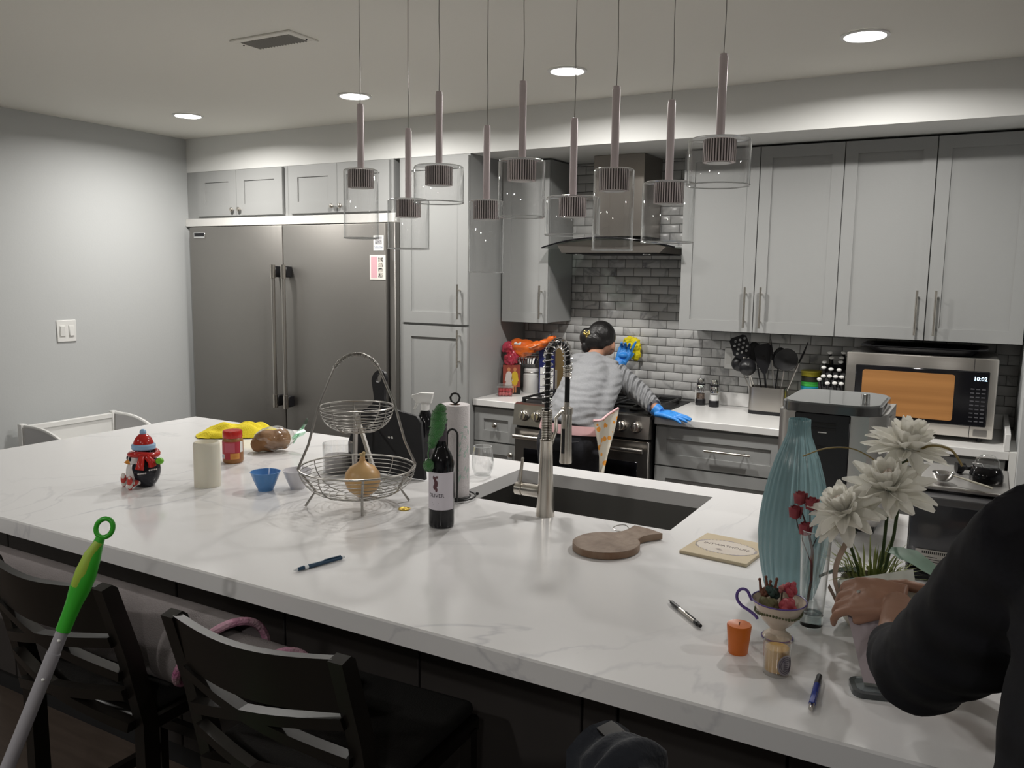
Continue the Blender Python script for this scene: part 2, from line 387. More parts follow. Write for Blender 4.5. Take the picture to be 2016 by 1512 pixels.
# ceiling vent
v = T('ceiling_vent', 'rectangular white ceiling vent with dark louvres', 'vent', (2.52, -2.315, CZ))
fr = MB()
for a, b in (((-.165, -.085, -.008), (.165, -.055, 0)), ((-.165, .055, -.008), (.165, .085, 0)), ((-.165, -.055, -.008), (-.135, .055, 0)), ((.135, -.055, -.008), (.165, .055, 0))): fr.b2(a, b, .002)
P(fr, 'frame', 'ceiling_paint', v); P(MB().b2((-.135, -.055, -.002), (.135, .055, 0)), 'backing', 'black_matte', v)
sl = MB().box((0, 0, 0), (.006, .106, .008), rot=Euler((0, .5, 0))).mesh('slat', mat('vent_slat', (.34, .33, .30), .5))
for i in range(17): o = link('slat', sl, v); o.location = (-.128+i*.016, 0, -.006)
for q in ((-.15, -.02, -.008), (.15, .03, -.008)): P(MB().ball(q, .004, 8, 6), 'screw', 'black_matte', v)
# light switch
t = T('light_switch', 'white double rocker light switch on the left wall', 'switch', (0, -1.672, 1.277))
P(MB().box((.004, 0, 0), (.008, .130, .140), .003), 'plate', 'white_plastic', t)
for y in (-.030, .030):
    P(MB().box((.009, y, 0), (.004, .038, .072), .001), 'rocker_frame', 'white_trim', t)
    P(MB().box((.012, y, 0), (.006, .030, .064), .001, rot=Euler((0, .07 if y < 0 else -.07, 0))), 'rocker', 'white_plastic', t)
# outlet plate on tiles
t = T('wall_outlet', 'white outlet cover plate on the tiles behind the black utensils', 'outlet', (3.855, 0, 1.20))
P(MB().box((0, -.004, 0), (.108, .006, .122), .002), 'plate', 'white_plastic', t)
for x in (-.026, .026): P(MB().box((x, -.0075, 0), (.034, .003, .068), .001), 'socket', 'white_trim', t)

# ================================================================== cabinets
def shaker(x0, x1, z0, z1, yf, th=.02, st=.06, rec=.008):
    """door slab whose front is at y=yf, with a recessed panel"""
    mb = MB(); yb = yf+th
    o = [(x0, z0), (x1, z0), (x1, z1), (x0, z1)]; i = [(x0+st, z0+st), (x1-st, z0+st), (x1-st, z1-st), (x0+st, z1-st)]
    vs = [(p[0], yf, p[1]) for p in o]+[(p[0], yf, p[1]) for p in i]+[(p[0], yf+rec, p[1]) for p in i]+[(p[0], yb, p[1]) for p in o]
    fs = [(k, (k+1) % 4, 4+(k+1) % 4, 4+k) for k in range(4)]+[(4+k, 4+(k+1) % 4, 8+(k+1) % 4, 8+k) for k in range(4)]+[(8, 9, 10, 11), (12, 13, 14, 15)]+[(k, (k+1) % 4, 12+(k+1) % 4, 12+k) for k in range(4)]
    return mb.add(vs, fs)
def bar_handle(x, z0, z1, yf, parent, horiz=False, m='nickel', r=.006):
    mb = MB(); y = yf-.034; d = .035
    if not horiz:
        mb.tube([(x, y, z0), (x, y, z1)], r, 10)
        for z in (z0+d, z1-d): mb.tube([(x, y, z), (x, yf, z)], r*.75, 8)
    else:
        mb.tube([(z0, y, x), (z1, y, x)], r, 10)
        for q in (z0+d, z1-d): mb.tube([(q, y, x), (q, yf, x)], r*.75, 8)
    return P(mb, 'handle', m, parent)
def knob(x, z, yf, parent, r=.015):
    mb = MB(); mb.M = Matrix.Translation((x, yf, z)) @ Matrix.Rotation(PI/2, 4, 'X')
    mb.lathe([(.006, 0), (.006, .012), (r, .016), (r*1.05, .022), (r*.75, .028), (0, .03)], 16, cap1=False); return P(mb, 'knob', 'nickel', parent)
def local(o, loc):  # parts are built in world coordinates around an Empty at loc
    return o
def cab(name, label, loc, group=None): return T(name, label, 'cabinet', (0, 0, 0), 0, group)

G = .0025
# wall cabinets right of the hood
U = [3.619, 4.034, 4.455, 4.874, 5.296]
for a, lab in ((0, 'grey two-door wall cabinet right beside the range hood'), (2, 'grey two-door wall cabinet above the microwave')):
    t = cab('wall_cabinet', lab, None, 'grey wall cabinets')
    P(MB().b2((U[a]+.001, -.0005, 1.384), (U[a+2]-.001, -.312, 2.366)), 'body', 'cab_shadow', t)
    for k in (a, a+1):
        d = P(shaker(U[k]+G, U[k+1]-G, 1.38, 2.362, -.335), 'door', 'cab_grey', t)
        hx = U[a+1]+(-.042 if k == a else .042); bar_handle(hx, 1.405, 1.625, -.335, d)
t = cab('wall_cabinet', 'narrow grey single-door wall cabinet between pantry and range hood', None, 'grey wall cabinets')
P(MB().b2((2.458, -.0005, 1.384), (2.783, -.314, 2.366)), 'body', 'cab_grey', t)
d = P(shaker(2.458, 2.781, 1.38, 2.362, -.335), 'door', 'cab_grey', t); bar_handle(2.741, 1.405, 1.61, -.335, d)
# cabinets over the fridge
for xs, lab in (((.135, .526, .962), 'low grey two-door cabinet over the left fridge column'), ((1.022, 1.44, 1.862), 'low grey two-door cabinet over the right fridge column')):
    t = cab('overhead_cabinet', lab, None, 'cabinets over the fridge')
    a, b = (0.002, .992) if xs[0] < 1 else (.993, 1.879)
    P(MB().b2((a, -.02, 2.046), (b, PY, 2.374)), 'body', 'cab_grey', t)
    for k in (0, 1):
        d = P(shaker(xs[k]+G*.6, xs[k+1]-G*.6, 2.058, 2.368, -.711, .02, .075), 'door', 'cab_grey', t)
        knob(xs[1]+(-.035 if k == 0 else .035), 2.098, -.711, d)
S(MB().b2((.002, -.10, 1.988), (1.905, -.715, 2.044), .002), 'filler_board', 'white_trim', 'pale filler board between the fridge tops and low cabinets', 'filler board')
S(MB().b2((.002, -.10, 0), (.082, PY, 1.985)), 'filler_strip', 'cab_grey', 'narrow grey filler strip between left wall and fridge', 'filler strip')
# pantry
t = cab('pantry_cabinet', 'tall grey pantry cabinet with two stacked doors beside the fridge', None)
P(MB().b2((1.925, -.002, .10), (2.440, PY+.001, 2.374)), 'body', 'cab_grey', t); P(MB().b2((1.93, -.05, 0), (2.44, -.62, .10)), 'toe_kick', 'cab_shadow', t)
d = P(shaker(1.955, 2.439, 1.372, 2.362, PY-.021, .02, .07), 'door', 'cab_grey', t); bar_handle(2.388, 1.405, 1.612, PY-.021, d)
d = P(shaker(1.955, 2.439, .105, 1.357, PY-.021, .02, .07), 'door', 'cab_grey', t); bar_handle(2.388, 1.115, 1.34, PY-.021, d)
# base cabinets
t = cab('base_cabinet', 'narrow grey base cabinet with small knob drawer left of the range', None)
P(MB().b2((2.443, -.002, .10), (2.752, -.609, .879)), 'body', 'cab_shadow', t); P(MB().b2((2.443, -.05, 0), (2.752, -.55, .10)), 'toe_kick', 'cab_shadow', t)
d = P(shaker(2.446, 2.749, .665, .868, -.63, .02, .066), 'drawer', 'cab_grey', t); knob(2.600, .770, -.63, d, .017)
d = P(shaker(2.446, 2.749, .105, .655, -.63, .02, .066), 'door', 'cab_grey', t); knob(2.71, .60, -.63, d)
for a, b, lab in ((3.610, 4.298, 'grey three-drawer base cabinet just right of the range'), (4.298, 5.262, 'grey three-drawer base cabinet below the microwave')):
    t = cab('drawer_cabinet', lab, None, 'grey drawer base cabinets')
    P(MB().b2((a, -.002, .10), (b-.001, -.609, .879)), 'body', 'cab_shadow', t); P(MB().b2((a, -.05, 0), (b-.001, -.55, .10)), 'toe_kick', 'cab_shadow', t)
    for z0, z1 in ((.657, .866), (.385, .648), (.105, .376)):
        d = P(shaker(a+.004, b-.004, z0, z1, -.63, .02, .062), 'drawer', 'cab_grey', t)
        w = .12 if a < 4 else .14; bar_handle((z0+z1)/2+.005, (a+b)/2+.06-w, (a+b)/2+.06+w, -.63, d, True, r=.0065)
# worktops
t = T('worktop', 'short white worktop left of the range under groceries', 'worktop', (0, 0, 0), 0, 'white back worktops')
P(MB().b2((2.4425, -.003, .881), (2.753, -.65, .92), .003), 'slab', 'back_counter', t)
t = T('worktop', 'long white worktop right of the range under the microwave', 'worktop', (0, 0, 0), 0, 'white back worktops')
P(MB().b2((3.609, -.003, .881), (5.272, -.65, .92), .003), 'slab', 'back_counter', t)
S(MB().b2((3.635, -.003, .921), (5.249, -.022, 1.0), .002), 'upstand', 'back_counter', 'low white upstand along the tiles behind the grinders', 'upstand')
S(MB().b2((5.250, -.003, .921), (5.272, -.648, 1.0), .002), 'side_upstand', 'back_counter', 'low white end upstand against the right wall', 'upstand')
S(MB().b2((5.272, -.003, 0), (5.301, -.66, .92)), 'end_panel', 'white_trim', 'pale end panel closing the base cabinets at the right wall', 'panel')
# ================================================================== fridge columns
for i, (a, b, hx, lab) in enumerate(((.088, .993, .968, 'left stainless fridge column with a maker badge'), (1.001, 1.862, 1.063, 'right stainless fridge column with paper photos stuck on'))):
    t = T('refrigerator', lab, 'refrigerator', (0, 0, 0), 0, 'twin stainless fridge columns')
    P(MB().b2((a+.006, -.01, .02), (b-.006, -.69, 1.975)), 'body', 'black_matte', t)
    d = P(MB().b2((a, -.695, .12), (b, -.756, 1.98), .006, 2), 'door', 'steel_fridge', t)
    P(MB().b2((a+.01, -.60, .0), (b-.01, -.70, .11)), 'toe_grille', 'black_matte', t)
    h = P(MB().tube([(hx, -.822, .80), (hx, -.822, 1.675)], .0135, 16), 'handle', 'steel', d)
    for za, zb_ in ((.755, .845), (1.628, 1.718)):
        P(MB().tube([(hx, -.822, za), (hx, -.822, zb_)], .0175, 16), 'handle_ferrule', 'nickel', d)
        P(MB().b2((hx-.014, -.756, za+.008), (hx+.016, -.812, zb_-.008), .004), 'handle_bracket', 'black_plastic', d)
    if i == 0:
        P(MB().b2((.137, -.757, 1.902), (.25, -.7605, 1.942), .001), 'badge', 'chrome', d, 'small chrome badge')
        P(MB().b2((.143, -.760, 1.914), (.244, -.7615, 1.938)), 'badge_plate', 'black_gloss', d)
S(MB().b2((1.864, -.10, .02), (1.878, -.70, 1.98)), 'side_trim', 'black_gap', 'black gap strip between right fridge column and pantry', 'trim strip')
S(MB().b2((1.880, -.10, .0), (1.922, -.735, 1.985), .003), 'steel_trim', 'steel_fridge', 'upright stainless trim strip between fridge and pantry', 'trim strip')
# photos on the fridge
t = T('photo_card', 'white card with a pink panel and photo-booth strip on fridge door', 'photo card')
P(MB().b2((1.742, -.7575, 1.632), (1.866, -.7590, 1.784)), 'card', mat('card_white', (.82, .80, .74), .6), t)
P(MB().b2((1.752, -.7588, 1.642), (1.802, -.7595, 1.774)), 'pink_panel', mat('card_pink', (.72, .42, .47), .6), t)
pm = mat('photo_print', (.05, .05, .05), .5, noise=(90, .2, (.62, .58, .52)))
for k in range(4): P(MB().b2((1.810, -.7588, 1.646+k*.032), (1.846, -.7595, 1.673+k*.032)), 'photo', pm, t)
t = T('photo_card', 'small white printed card above the pink photo card on fridge', 'photo card')
P(MB().b2((1.772, -.7575, 1.812), (1.852, -.7590, 1.905)), 'card', 'white_plastic', t)
P(MB().b2((1.785, -.7588, 1.85), (1.838, -.7595, 1.897)), 'photo', mat('photo_grey', (.16, .16, .17), .5, noise=(70, .3, (.6, .6, .62))), t)
P(MB().b2((1.78, -.7588, 1.826), (1.845, -.7595, 1.838)), 'caption', mat('cap_blue', (.25, .28, .36), .5, noise=(150, .2, (.7, .72, .75))), t)

# ================================================================== range hood
t = T('range_hood', 'stainless chimney range hood with a curved glass canopy', 'range hood')
P(MB().b2((3.055, -.002, 1.905), (3.372, -.30, 2.374), .002), 'chimney', 'steel_hood', t)
gz = lambda x: 1.893-.31*(x-3.20)**2
P(MB().sheet(lambda u, w: (2.788+.826*u, -.004-(.43+.075*math.sin(PI*u))*w, gz(2.788+.826*u)), 28, 6, (0, 0, -.007)), 'glass_canopy', 'hood_glass', t, 'curved smoked glass canopy')
P(MB().tube([(2.788+.826*i/28, -.004-(.43+.075*math.sin(PI*i/28)), gz(2.788+.826*i/28)-.0035) for i in range(29)], .0048, 8), 'glass_edge', 'black_gloss', t, 'dark polished glass edge')
top = [(2.90+.67*i/16, gz(2.90+.67*i/16)-.012) for i in range(17)]
P(MB().prism([(2.930, 1.806), (3.535, 1.806)]+top[::-1], -.01, -.455, 'y'), 'body', 'steel_hood', t)
P(MB().b2((2.95, -.03, 1.800), (3.515, -.44, 1.807)), 'filter', 'black_matte', t)
for x in (3.02, 3.44): P(MB().lathe([(.028, 0), (.028, -.008), (0, -.008)], 16, (x, -.40, 1.804)), 'lamp', 'chrome', t)

# ================================================================== range
RX0, RX1 = 2.759, 3.599
t = T('range', 'stainless slide-in gas range with knobs and two oven windows in shadow', 'range')
t['label'] = 'stainless gas range behind the person in the grey sweater'
P(MB().b2((RX0, -.01, .03), (RX1, -.655, .905)), 'body', 'black_matte', t)
P(MB().prism([(-.655, .795), (-.705, .800), (-.690, .922), (-.655, .930)], RX0, RX1, 'x'), 'control_panel', 'steel', t)
P(MB().b2((RX0-.004, -.02, .905), (RX1+.012, -.668, .925), .004), 'cooktop', 'black_iron', t)
P(MB().b2((RX0+.04, -.025, .925), (RX1-.04, -.105, .957), .012, 2), 'rear_trim', 'black_plastic', t)
for gx in (2.90, 3.178, 3.456):
    g = MB()
    for x in (-.115, 0, .115): g.b2((gx+x-.006, -.13, .945), (gx+x+.006, -.63, .956))
    for y in (-.135, -.26, -.38, -.50, -.625): g.b2((gx-.122, y-.006, .945), (gx+.122, y+.006, .956))
    for x in (-.115, .115):
        for y in (-.14, -.62): g.b2((gx+x-.008, y-.008, .924), (gx+x+.008, y+.008, .946))
    P(g, 'grate', 'black_iron', t)
    for y in (-.24, -.51): P(MB().lathe([(.045, 0), (.045, .010), (.030, .012), (.030, .017), (0, .018)], 20, (gx, y, .925), cap1=False), 'burner', 'black_iron', t)
for x in (2.832, 2.918, 3.01, 3.355, 3.441, 3.527):
    k = MB(); k.M = Matrix.Translation((x, -.697, .862)) @ Matrix.Rotation(PI/2-.12, 4, 'X')
    k.lathe([(.034, 0), (.034, .006), (.027, .008), (.026, .034), (.022, .038), (0, .038)], 20, cap1=False)
    o = P(k, 'knob', 'knob_metal', t)
    k2 = MB(); k2.M = k.M; k2.box((0, 0, .043), (.012, .05, .014), .003); P(k2, 'knob_grip', 'knob_metal', o)
d = P(MB().b2((RX0+.002, -.650, .215), (RX1-.002, -.688, .782), .004), 'oven_door', 'steel', t)
P(MB().b2((RX0+.065, -.685, .315), (RX1-.065, -.690, .665), .002), 'oven_window', 'black_gloss', d)
P(MB().tube([(RX0+.02, -.735, .738), (RX1-.02, -.735, .738)], .013, 12).b2((RX0+.04, -.69, .73), (RX0+.06, -.733, .746)).b2((RX1-.06, -.69, .73), (RX1-.04, -.733, .746)), 'oven_handle', 'steel', d)
P(MB().b2((RX0+.002, -.650, .05), (RX1-.002, -.686, .205), .004), 'drawer', 'steel', t)

# ================================================================== island
IX0, IX1, IY0, IY1 = 1.592, 5.62, -2.003, -3.547   # left, right, far, near
KX0, KX1, KY0, KY1 = 3.596, 4.363, -2.131, -2.580  # sink cut-out
cz0, cz1 = .872, .92
t = T('kitchen_island', 'large kitchen island with white veined quartz top and dark panelled base', 'island')
o4 = [(IX0, IY1), (IX1, IY1), (IX1, IY0), (IX0, IY0)]; i4 = [(KX0, KY1), (KX1, KY1), (KX1, KY0), (KX0, KY0)]; b = .004
ob = [(IX0+b, IY1+b), (IX1-b, IY1+b), (IX1-b, IY0-b), (IX0+b, IY0-b)]
vs = [(*p, cz1) for p in ob]+[(*p, cz1-b) for p in o4]+[(*p, cz0) for p in o4]+[(*p, cz1) for p in i4]+[(*p, cz0) for p in i4]
fs = []
for k in range(4):
    j = (k+1) % 4
    fs += [(k, j, 12+j, 12+k), (k, j, 4+j, 4+k), (4+k, 4+j, 8+j, 8+k), (8+k, 8+j, 16+j, 16+k), (12+k, 12+j, 16+j, 16+k)]
P(MB().add(vs, fs), 'countertop', 'counter', t, 'white quartz countertop with grey veins', angle=30)
seams = [1.72, 1.97, 2.45, 2.921, 3.397, 3.887, 4.367, 4.459, 4.846, 5.3, 5.55]
for a, c in zip(seams[:-1], seams[1:]): P(MB().b2((a+.003, -3.20, .1), (c-.003, -3.165, .872), .003), 'front_panel', 'island_wood', t)
for k in range(3): P(MB().b2((1.72, -3.16+k*.37+.003, .1), (1.75, -3.16+(k+1)*.37-.003, .872), .003), 'end_panel', 'island_wood', t)
P(MB().b2((1.75, -3.165, .0), (3.56, -2.05, .871)).b2((4.40, -3.165, 0), (5.55, -2.05, .871)).b2((3.56, -3.165, 0), (4.40, -2.62, .871)).b2((3.56, -2.62, 0), (4.40, -2.05, .60)).b2((3.56, -2.09, .6), (4.40, -2.05, .871)), 'carcass', 'black_matte', t)
# undermount sink
sk = MB(); w = .012; z0 = .665
x0, x1, y0, y1 = KX0-.006, KX1+.006, KY1-.006, KY0+.006
sk.b2((x0-w, y0-w, z0-w), (x1+w, y1+w, z0))
for a, bb in (((x0-w, y0-w, z0), (x0, y1+w, .8715)), ((x1, y0-w, z0), (x1+w, y1+w, .8715)), ((x0, y0-w, z0), (x1, y0, .8715)), ((x0, y1, z0), (x1, y1+w, .8715))): sk.b2(a, bb)
t = T('sink', 'rectangular undermount stainless sink set in the island', 'sink')
P(sk, 'basin', 'sink_steel', t); P(MB().lathe([(.045, z0+.001), (.045, z0+.004), (.03, z0+.003), (0, z0+.002)], 20, (3.98, -2.3, 0), cap1=False), 'drain', 'chrome', t)

# ================================================================== spring faucet
FXx, FYy = 3.972, -2.640
t = T('faucet', 'tall brushed nickel spring pull-down faucet beside the sink', 'faucet', (FXx, FYy, .92))
P(MB().lathe([(.030, 0), (.0295, .004), (.026, .06), (.0235, .12), (.021, .18), (.0195, .235), (.0205, .238), (.0205, .244)], 28), 'body', 'nickel', t)
P(MB().tube([(-.018, 0, .075), (-.078, 0, .075)], .0205, 20).tube([(-.0785, 0, .075), (-.083, 0, .075)], .017, 16).tube([(-.083, 0, .075), (-.105, 0, .075)], .0205, 20), 'valve_body', 'nickel', t)
P(MB().tube([(-.093, 0, .092), (-.086, .004, .175)], [.006, .0048], 10), 'lever', 'nickel', t)
dv = Vector((.12, .99, 0)).normalized(); RA = .057; zt = .545-RA
path = [(0, 0, .24+.02*i) for i in range(int((zt-.24)/.02)+1)]+[(dv.x*(RA-RA*math.cos(a)), dv.y*(RA-RA*math.cos(a)), zt+RA*math.sin(a)) for a in [PI*i/18 for i in range(0, 19)]]+[(dv.x*2*RA, dv.y*2*RA, zt-.02*i) for i in range(1, 3)]
ex = (dv.x*2*RA, dv.y*2*RA)
P(MB().tube(path+[(ex[0], ex[1], .33)], .0085, 12), 'hose', 'black_plastic', t, 'black hose')
def helix(path, r, pitch, r_w, s0, s1, n=14):
    P3 = [Vector(p) for p in path]; L = [0]
    for a, c in zip(P3[:-1], P3[1:]): L.append(L[-1]+(c-a).length)
    out = []; s = s0; st = pitch/n; ph = 0
    while s < min(s1, L[-1]):
        i = max(k for k in range(len(L)) if L[k] <= s); i = min(i, len(P3)-2); q = (s-L[i])/max(1e-9, L[i+1]-L[i])
        p = P3[i].lerp(P3[i+1], q); tg = (P3[i+1]-P3[i]).normalized(); side = Vector((-dv.y, dv.x, 0)); up = tg.cross(side)
        out.append(p+side*(r*math.cos(ph))+up*(r*math.sin(ph))); ph += 2*PI/n; s += st
    return out
P(MB().tube(helix(path, .0150, .0052, .0022, 0, .10, 12), .0024, 6), 'coil_base', 'nickel', t, 'tight lower coil')
P(MB().tube(helix(path, .0150, .0185, .0022, .10, 1, 14), .0022, 6), 'spring', 'chrome', t, 'open polished spring')
P(MB().tube(helix([(ex[0], ex[1], zt-.02), (ex[0], ex[1], zt-.06)], .0125, .006, .002, 0, 1, 12), .0024, 6), 'coil_end', 'nickel', t)
P(MB().lathe([(.0125, .335), (.0165, .33), (.0175, .27), (.0185, .20), (.0205, .155), (.020, .150), (0, .150)], 24, (ex[0], ex[1], 0), cap1=False).lathe([(.009, .335), (.009, .35)], 16, (ex[0], ex[1], 0)), 'spray_head', 'nickel', t)
P(MB().tube([(ex[0]-.002, ex[1]-.0195, .185), (ex[0]-.002, ex[1]-.0175, .265)], .0055, 8), 'spray_button', 'black_plastic', t)
P(MB().tube([(0.01, .01, .225), (.012+dv.x*.01, .02+dv.y*.02, .27), (dv.x*.05, dv.y*.05, .305), (dv.x*.08, dv.y*.08, .322), (ex[0], ex[1], .322)], .0058, 10).lathe([(.0195, .312), (.0195, .332)], 20, (ex[0], ex[1], 0)), 'support_arm', 'nickel', t)

# ================================================================== pendants over the island
PYY = -2.76
PEND = [(3.396, -2.83, 2.194, 1.997, 1.783, 0.0545), (3.477, -2.69, 2.136, 1.914, 1.754, 0.0678), (3.693, -2.83, 2.204, 1.993, 1.885, 0.0744), (3.774, -2.69, 2.124, 1.901, 1.681, 0.0548), (3.975, -2.83, 2.207, 1.995, 1.837, 0.0659), (4.068, -2.69, 2.123, 1.902, 1.792, 0.0798), (4.255, -2.83, 2.167, 1.957, 1.744, 0.054), (4.358, -2.69, 2.148, 1.932, 1.769, 0.0716), (4.535, -2.83, 2.217, 2.016, 1.902, 0.0772)]
PL = ['tall narrow clear-glass pendant at the left end of the row', 'medium clear-glass pendant hanging low, second from the left', 'short wide clear-glass pendant hanging high, third from the left',
      'tall narrow clear-glass pendant hanging lowest, fourth from the left', 'medium clear-glass pendant at the middle of the row', 'short wide clear-glass pendant hanging low, just right of the middle',
      'tall narrow clear-glass pendant in front of the hood chimney', 'medium clear-glass pendant hanging low, second from the right', 'short wide clear-glass pendant at the right end of the row']
S(MB().b2((3.22, PYY-.13, CZ-.03), (4.66, PYY+.13, CZ-.0005), .004), 'pendant_canopy', 'pink_alu', 'flat ceiling canopy plate that the nine pendants hang from', 'ceiling canopy')
capm = None
for (x, py_, zr, zt_, zb, rg), lab in zip(PEND, PL):
    t = T('pendant_light', lab, 'pendant light', (x, py_, zb), 0, 'glass pendants over the island'); H = zt_-zb
    P(MB().tube([(0, 0, zr-zb), (.002, 0, (zr-zb)+.1), (-.001, 0, (zr-zb)+.2), (0, 0, CZ-.03-zb)], .0013, 6), 'cable', 'wire_steel', t)
    P(MB().lathe([(.0105, H+.001), (.0105, zr-zb-.008), (.0095, zr-zb-.006), (.0095, zr-zb), (.003, zr-zb+.002)], 16), 'stem', 'pink_alu', t)
    if capm is None:
        vs = []; n = 144
        for z in (-.004, -.058):
            for k in range(n): r = .0405 if k % 4 != 0 else .0360; a = 2*PI*k/n; vs.append((r*math.cos(a), r*math.sin(a), z))
        mb = MB().add(vs, [(k, (k+1) % n, n+(k+1) % n, n+k) for k in range(n)]+[tuple(range(n)), tuple(range(n, 2*n))])
        for k in range(n):
            if k % 4 in (0, 3): mb.mi[k] = 1  # slots between fins coloured dark for the shade inside them
        capm = mb.mesh('heat_sink', ['cap_alu', mat('fin_shadow', (.16, .13, .13), .6)], 20)
        lens = MB().lathe([(.03, -.0585), (.03, -.060), (0, -.060)], 20, cap1=False).mesh('lens', 'white_plastic')
    o = link('heat_sink', capm, t); o.location = (0, 0, H); o2 = link('lens', lens, o)
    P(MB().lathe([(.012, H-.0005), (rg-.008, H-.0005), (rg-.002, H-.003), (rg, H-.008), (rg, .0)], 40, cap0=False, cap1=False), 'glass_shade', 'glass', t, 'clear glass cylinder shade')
    P(MB().tube([(rg*math.cos(2*PI*k/40), rg*math.sin(2*PI*k/40), .0) for k in range(40)], .0018, 6, closed=True), 'glass_rim', 'glass_edge', t)
# ================================================================== things on the island
IZ = .92
defm('red_gloss', (.50, .025, .02), .18); defm('blue_band', (.30, .48, .70), .3); defm('penguin_black', (.012, .013, .02), .12)
defm('penguin_white', (.72, .70, .69), .2); defm('lime', (.16, .50, .03), .35); defm('wax_white', (.76, .72, .60), .45, sss=.1)
MT['candy'] = stripes(mat('candy', (.55, .06, .05), .25), (.75, .70, .66), 18)
def egg(r, h, n=18): return [(max(1e-6, r*math.sin(PI*i/n)**.8*(1.0-.28*(i/n-.35))), h*(1-math.cos(PI*i/n))/2) for i in range(n+1)]
# penguin jar: faces the left of the picture
t = T('penguin_jar', 'ceramic penguin jar with red hat and scarf', 'penguin figurine', (2.605, -3.065, IZ), math.radians(-108))
P(MB().lathe([(.030, 0)]+[(.054*math.sin(min(PI*.999, .55+2.55*i/16))**.75*(1 if i < 9 else 1-.02*(i-8)), .004+.135*i/16) for i in range(17)]+[(0, .141)], 28, cap1=False), 'body', 'penguin_black', t)
P(MB().ball((.027, -.004, .052), (.033, .038, .047), 22, 14), 'belly', 'penguin_white', t); P(MB().ball((.030, .0, .098), (.024, .028, .026), 18, 12), 'face', 'penguin_white', t)
for y in (-.012, .012): P(MB().ball((.0515, y, .103), (.004, .005, .008), 10, 8), 'eye', 'penguin_black', t)
mb = MB(); mb.M = Matrix.Translation((.05, 0, .092)) @ Matrix.Rotation(PI/2, 4, 'Y'); mb.lathe([(.010, 0), (.006, .01), (0, .018)], 12, cap1=False); P(mb, 'beak', mat('beak', (.75, .30, .03), .3), t)
h = P(MB().lathe([(.034, .142), (.033, .155), (.027, .170), (.015, .183), (0, .187)], 24, cap1=False), 'hat', 'red_gloss', t)
P(MB().lathe([(.036, .130), (.040, .134), (.040, .147), (.036, .151)], 24), 'hat_band', 'blue_band', h); P(MB().ball((0, 0, .191), .0115, 14, 10), 'pompom', 'blue_band', h)
s = P(MB().tube([(.044*math.cos(a), .046*math.sin(a), .116+.004*math.sin(2*a)) for a in [2*PI*k/28 for k in range(28)]], .0105, 10, closed=True), 'scarf', 'red_gloss', t)
P(MB().tube([(.022, .044, .112), (.030, .054, .096), (.034, .056, .080), (.036, .056, .072)], [.010, .012, .014, .015], 10), 'scarf_end', 'red_gloss', s)
P(MB().tube([(.008, .050, .112), (-.002, .062, .098), (-.006, .061, .080)], [.010, .012, .014], 10), 'scarf_end', 'red_gloss', s)
fg = MB()
for k in range(5): fg.ball((.018+.006*k, .062, .058), .003, 6, 5).ball((-.018+.006*k, .066, .068), .003, 6, 5)
P(fg, 'scarf_fringe', 'penguin_white', s, kind='stuff')
for y in (-.030, .034):
    l = P(MB().tube([(.030, y*.8, .022), (.055, y, .020)], .010, 10).ball((.062, y, .024), (.010, .013, .026), 12, 10), 'leg', 'candy', t)
for y, nm in ((-.062, 0), (.062, 1)):
    a = P(MB().tube([(-.005, y*.75, .085), (-.018, y*1.05, .090)], [.012, .010], 10), 'arm', 'penguin_black', t)
    P(MB().ball((-.026, y*1.25, .098), (.014, .012, .012), 12, 10), 'mitten', 'lime', a)
# pillar candle
t = T('pillar_candle', 'cream pillar candle with a sunken uneven top', 'candle', (2.79, -2.95, IZ))
P(MB().lathe([(.044, 0), (.0455, .003), (.0452, .148), (.0435, .156), (.0405, .159), (.038, .155), (.036, .140), (.030, .136), (0, .134)], 36, cap1=False), 'wax', 'wax_white', t)
P(MB().tube([(0, 0, .134), (.001, 0, .148)], .0012, 6), 'wick', 'black_matte', t)
# peanut butter jar
pb = mat('peanut', (.33, .15, .045), .35, noise=(14, .5, (.26, .11, .035))); lr = mat('label_red', (.42, .03, .05), .4); lm = mat('label_pink', (.50, .10, .14), .4)
t = T('jar', 'peanut butter jar with a red lid and red label', 'jar', (2.577, -2.642, IZ), math.radians(-60))
P(MB().lathe([(.034, 0), (.0385, .004), (.040, .012), (.040, .090), (.037, .100), (.033, .104)], 28), 'body', pb, t)
P(MB().lathe([(.037, .101), (.038, .104), (.038, .124), (.036, .129), (0, .130)], 32, cap1=False), 'lid', 'red_gloss', t)
def wrap(r, a0, a1, z0, z1, n=14): return MB().add([(r*math.cos(a0+(a1-a0)*i/n), r*math.sin(a0+(a1-a0)*i/n), z) for z in (z0, z1) for i in range(n+1)], [(i, i+1, n+2+i, n+1+i) for i in range(n)])
l = P(wrap(.0404, -1.25, 1.05, .018, .088), 'label', lr, t); P(wrap(.0407, -.55, .50, .045, .083), 'label_heart', lm, l)
P(wrap(.0407, -1.2, -.6, .020, .038), 'label_block', 'white_plastic', l); P(wrap(.0409, -1.05, -.75, .023, .036), 'label_code', mat('code', (.06, .07, .20), .4), l)
P(wrap(.0407, 1.05, 1.45, .045, .088), 'label_side', 'white_plastic', l); P(wrap(.0407, .05, .95, .019, .042), 'label_toast', mat('toast', (.60, .22, .04), .4, noise=(30, .5, (.72, .42, .10))), l)
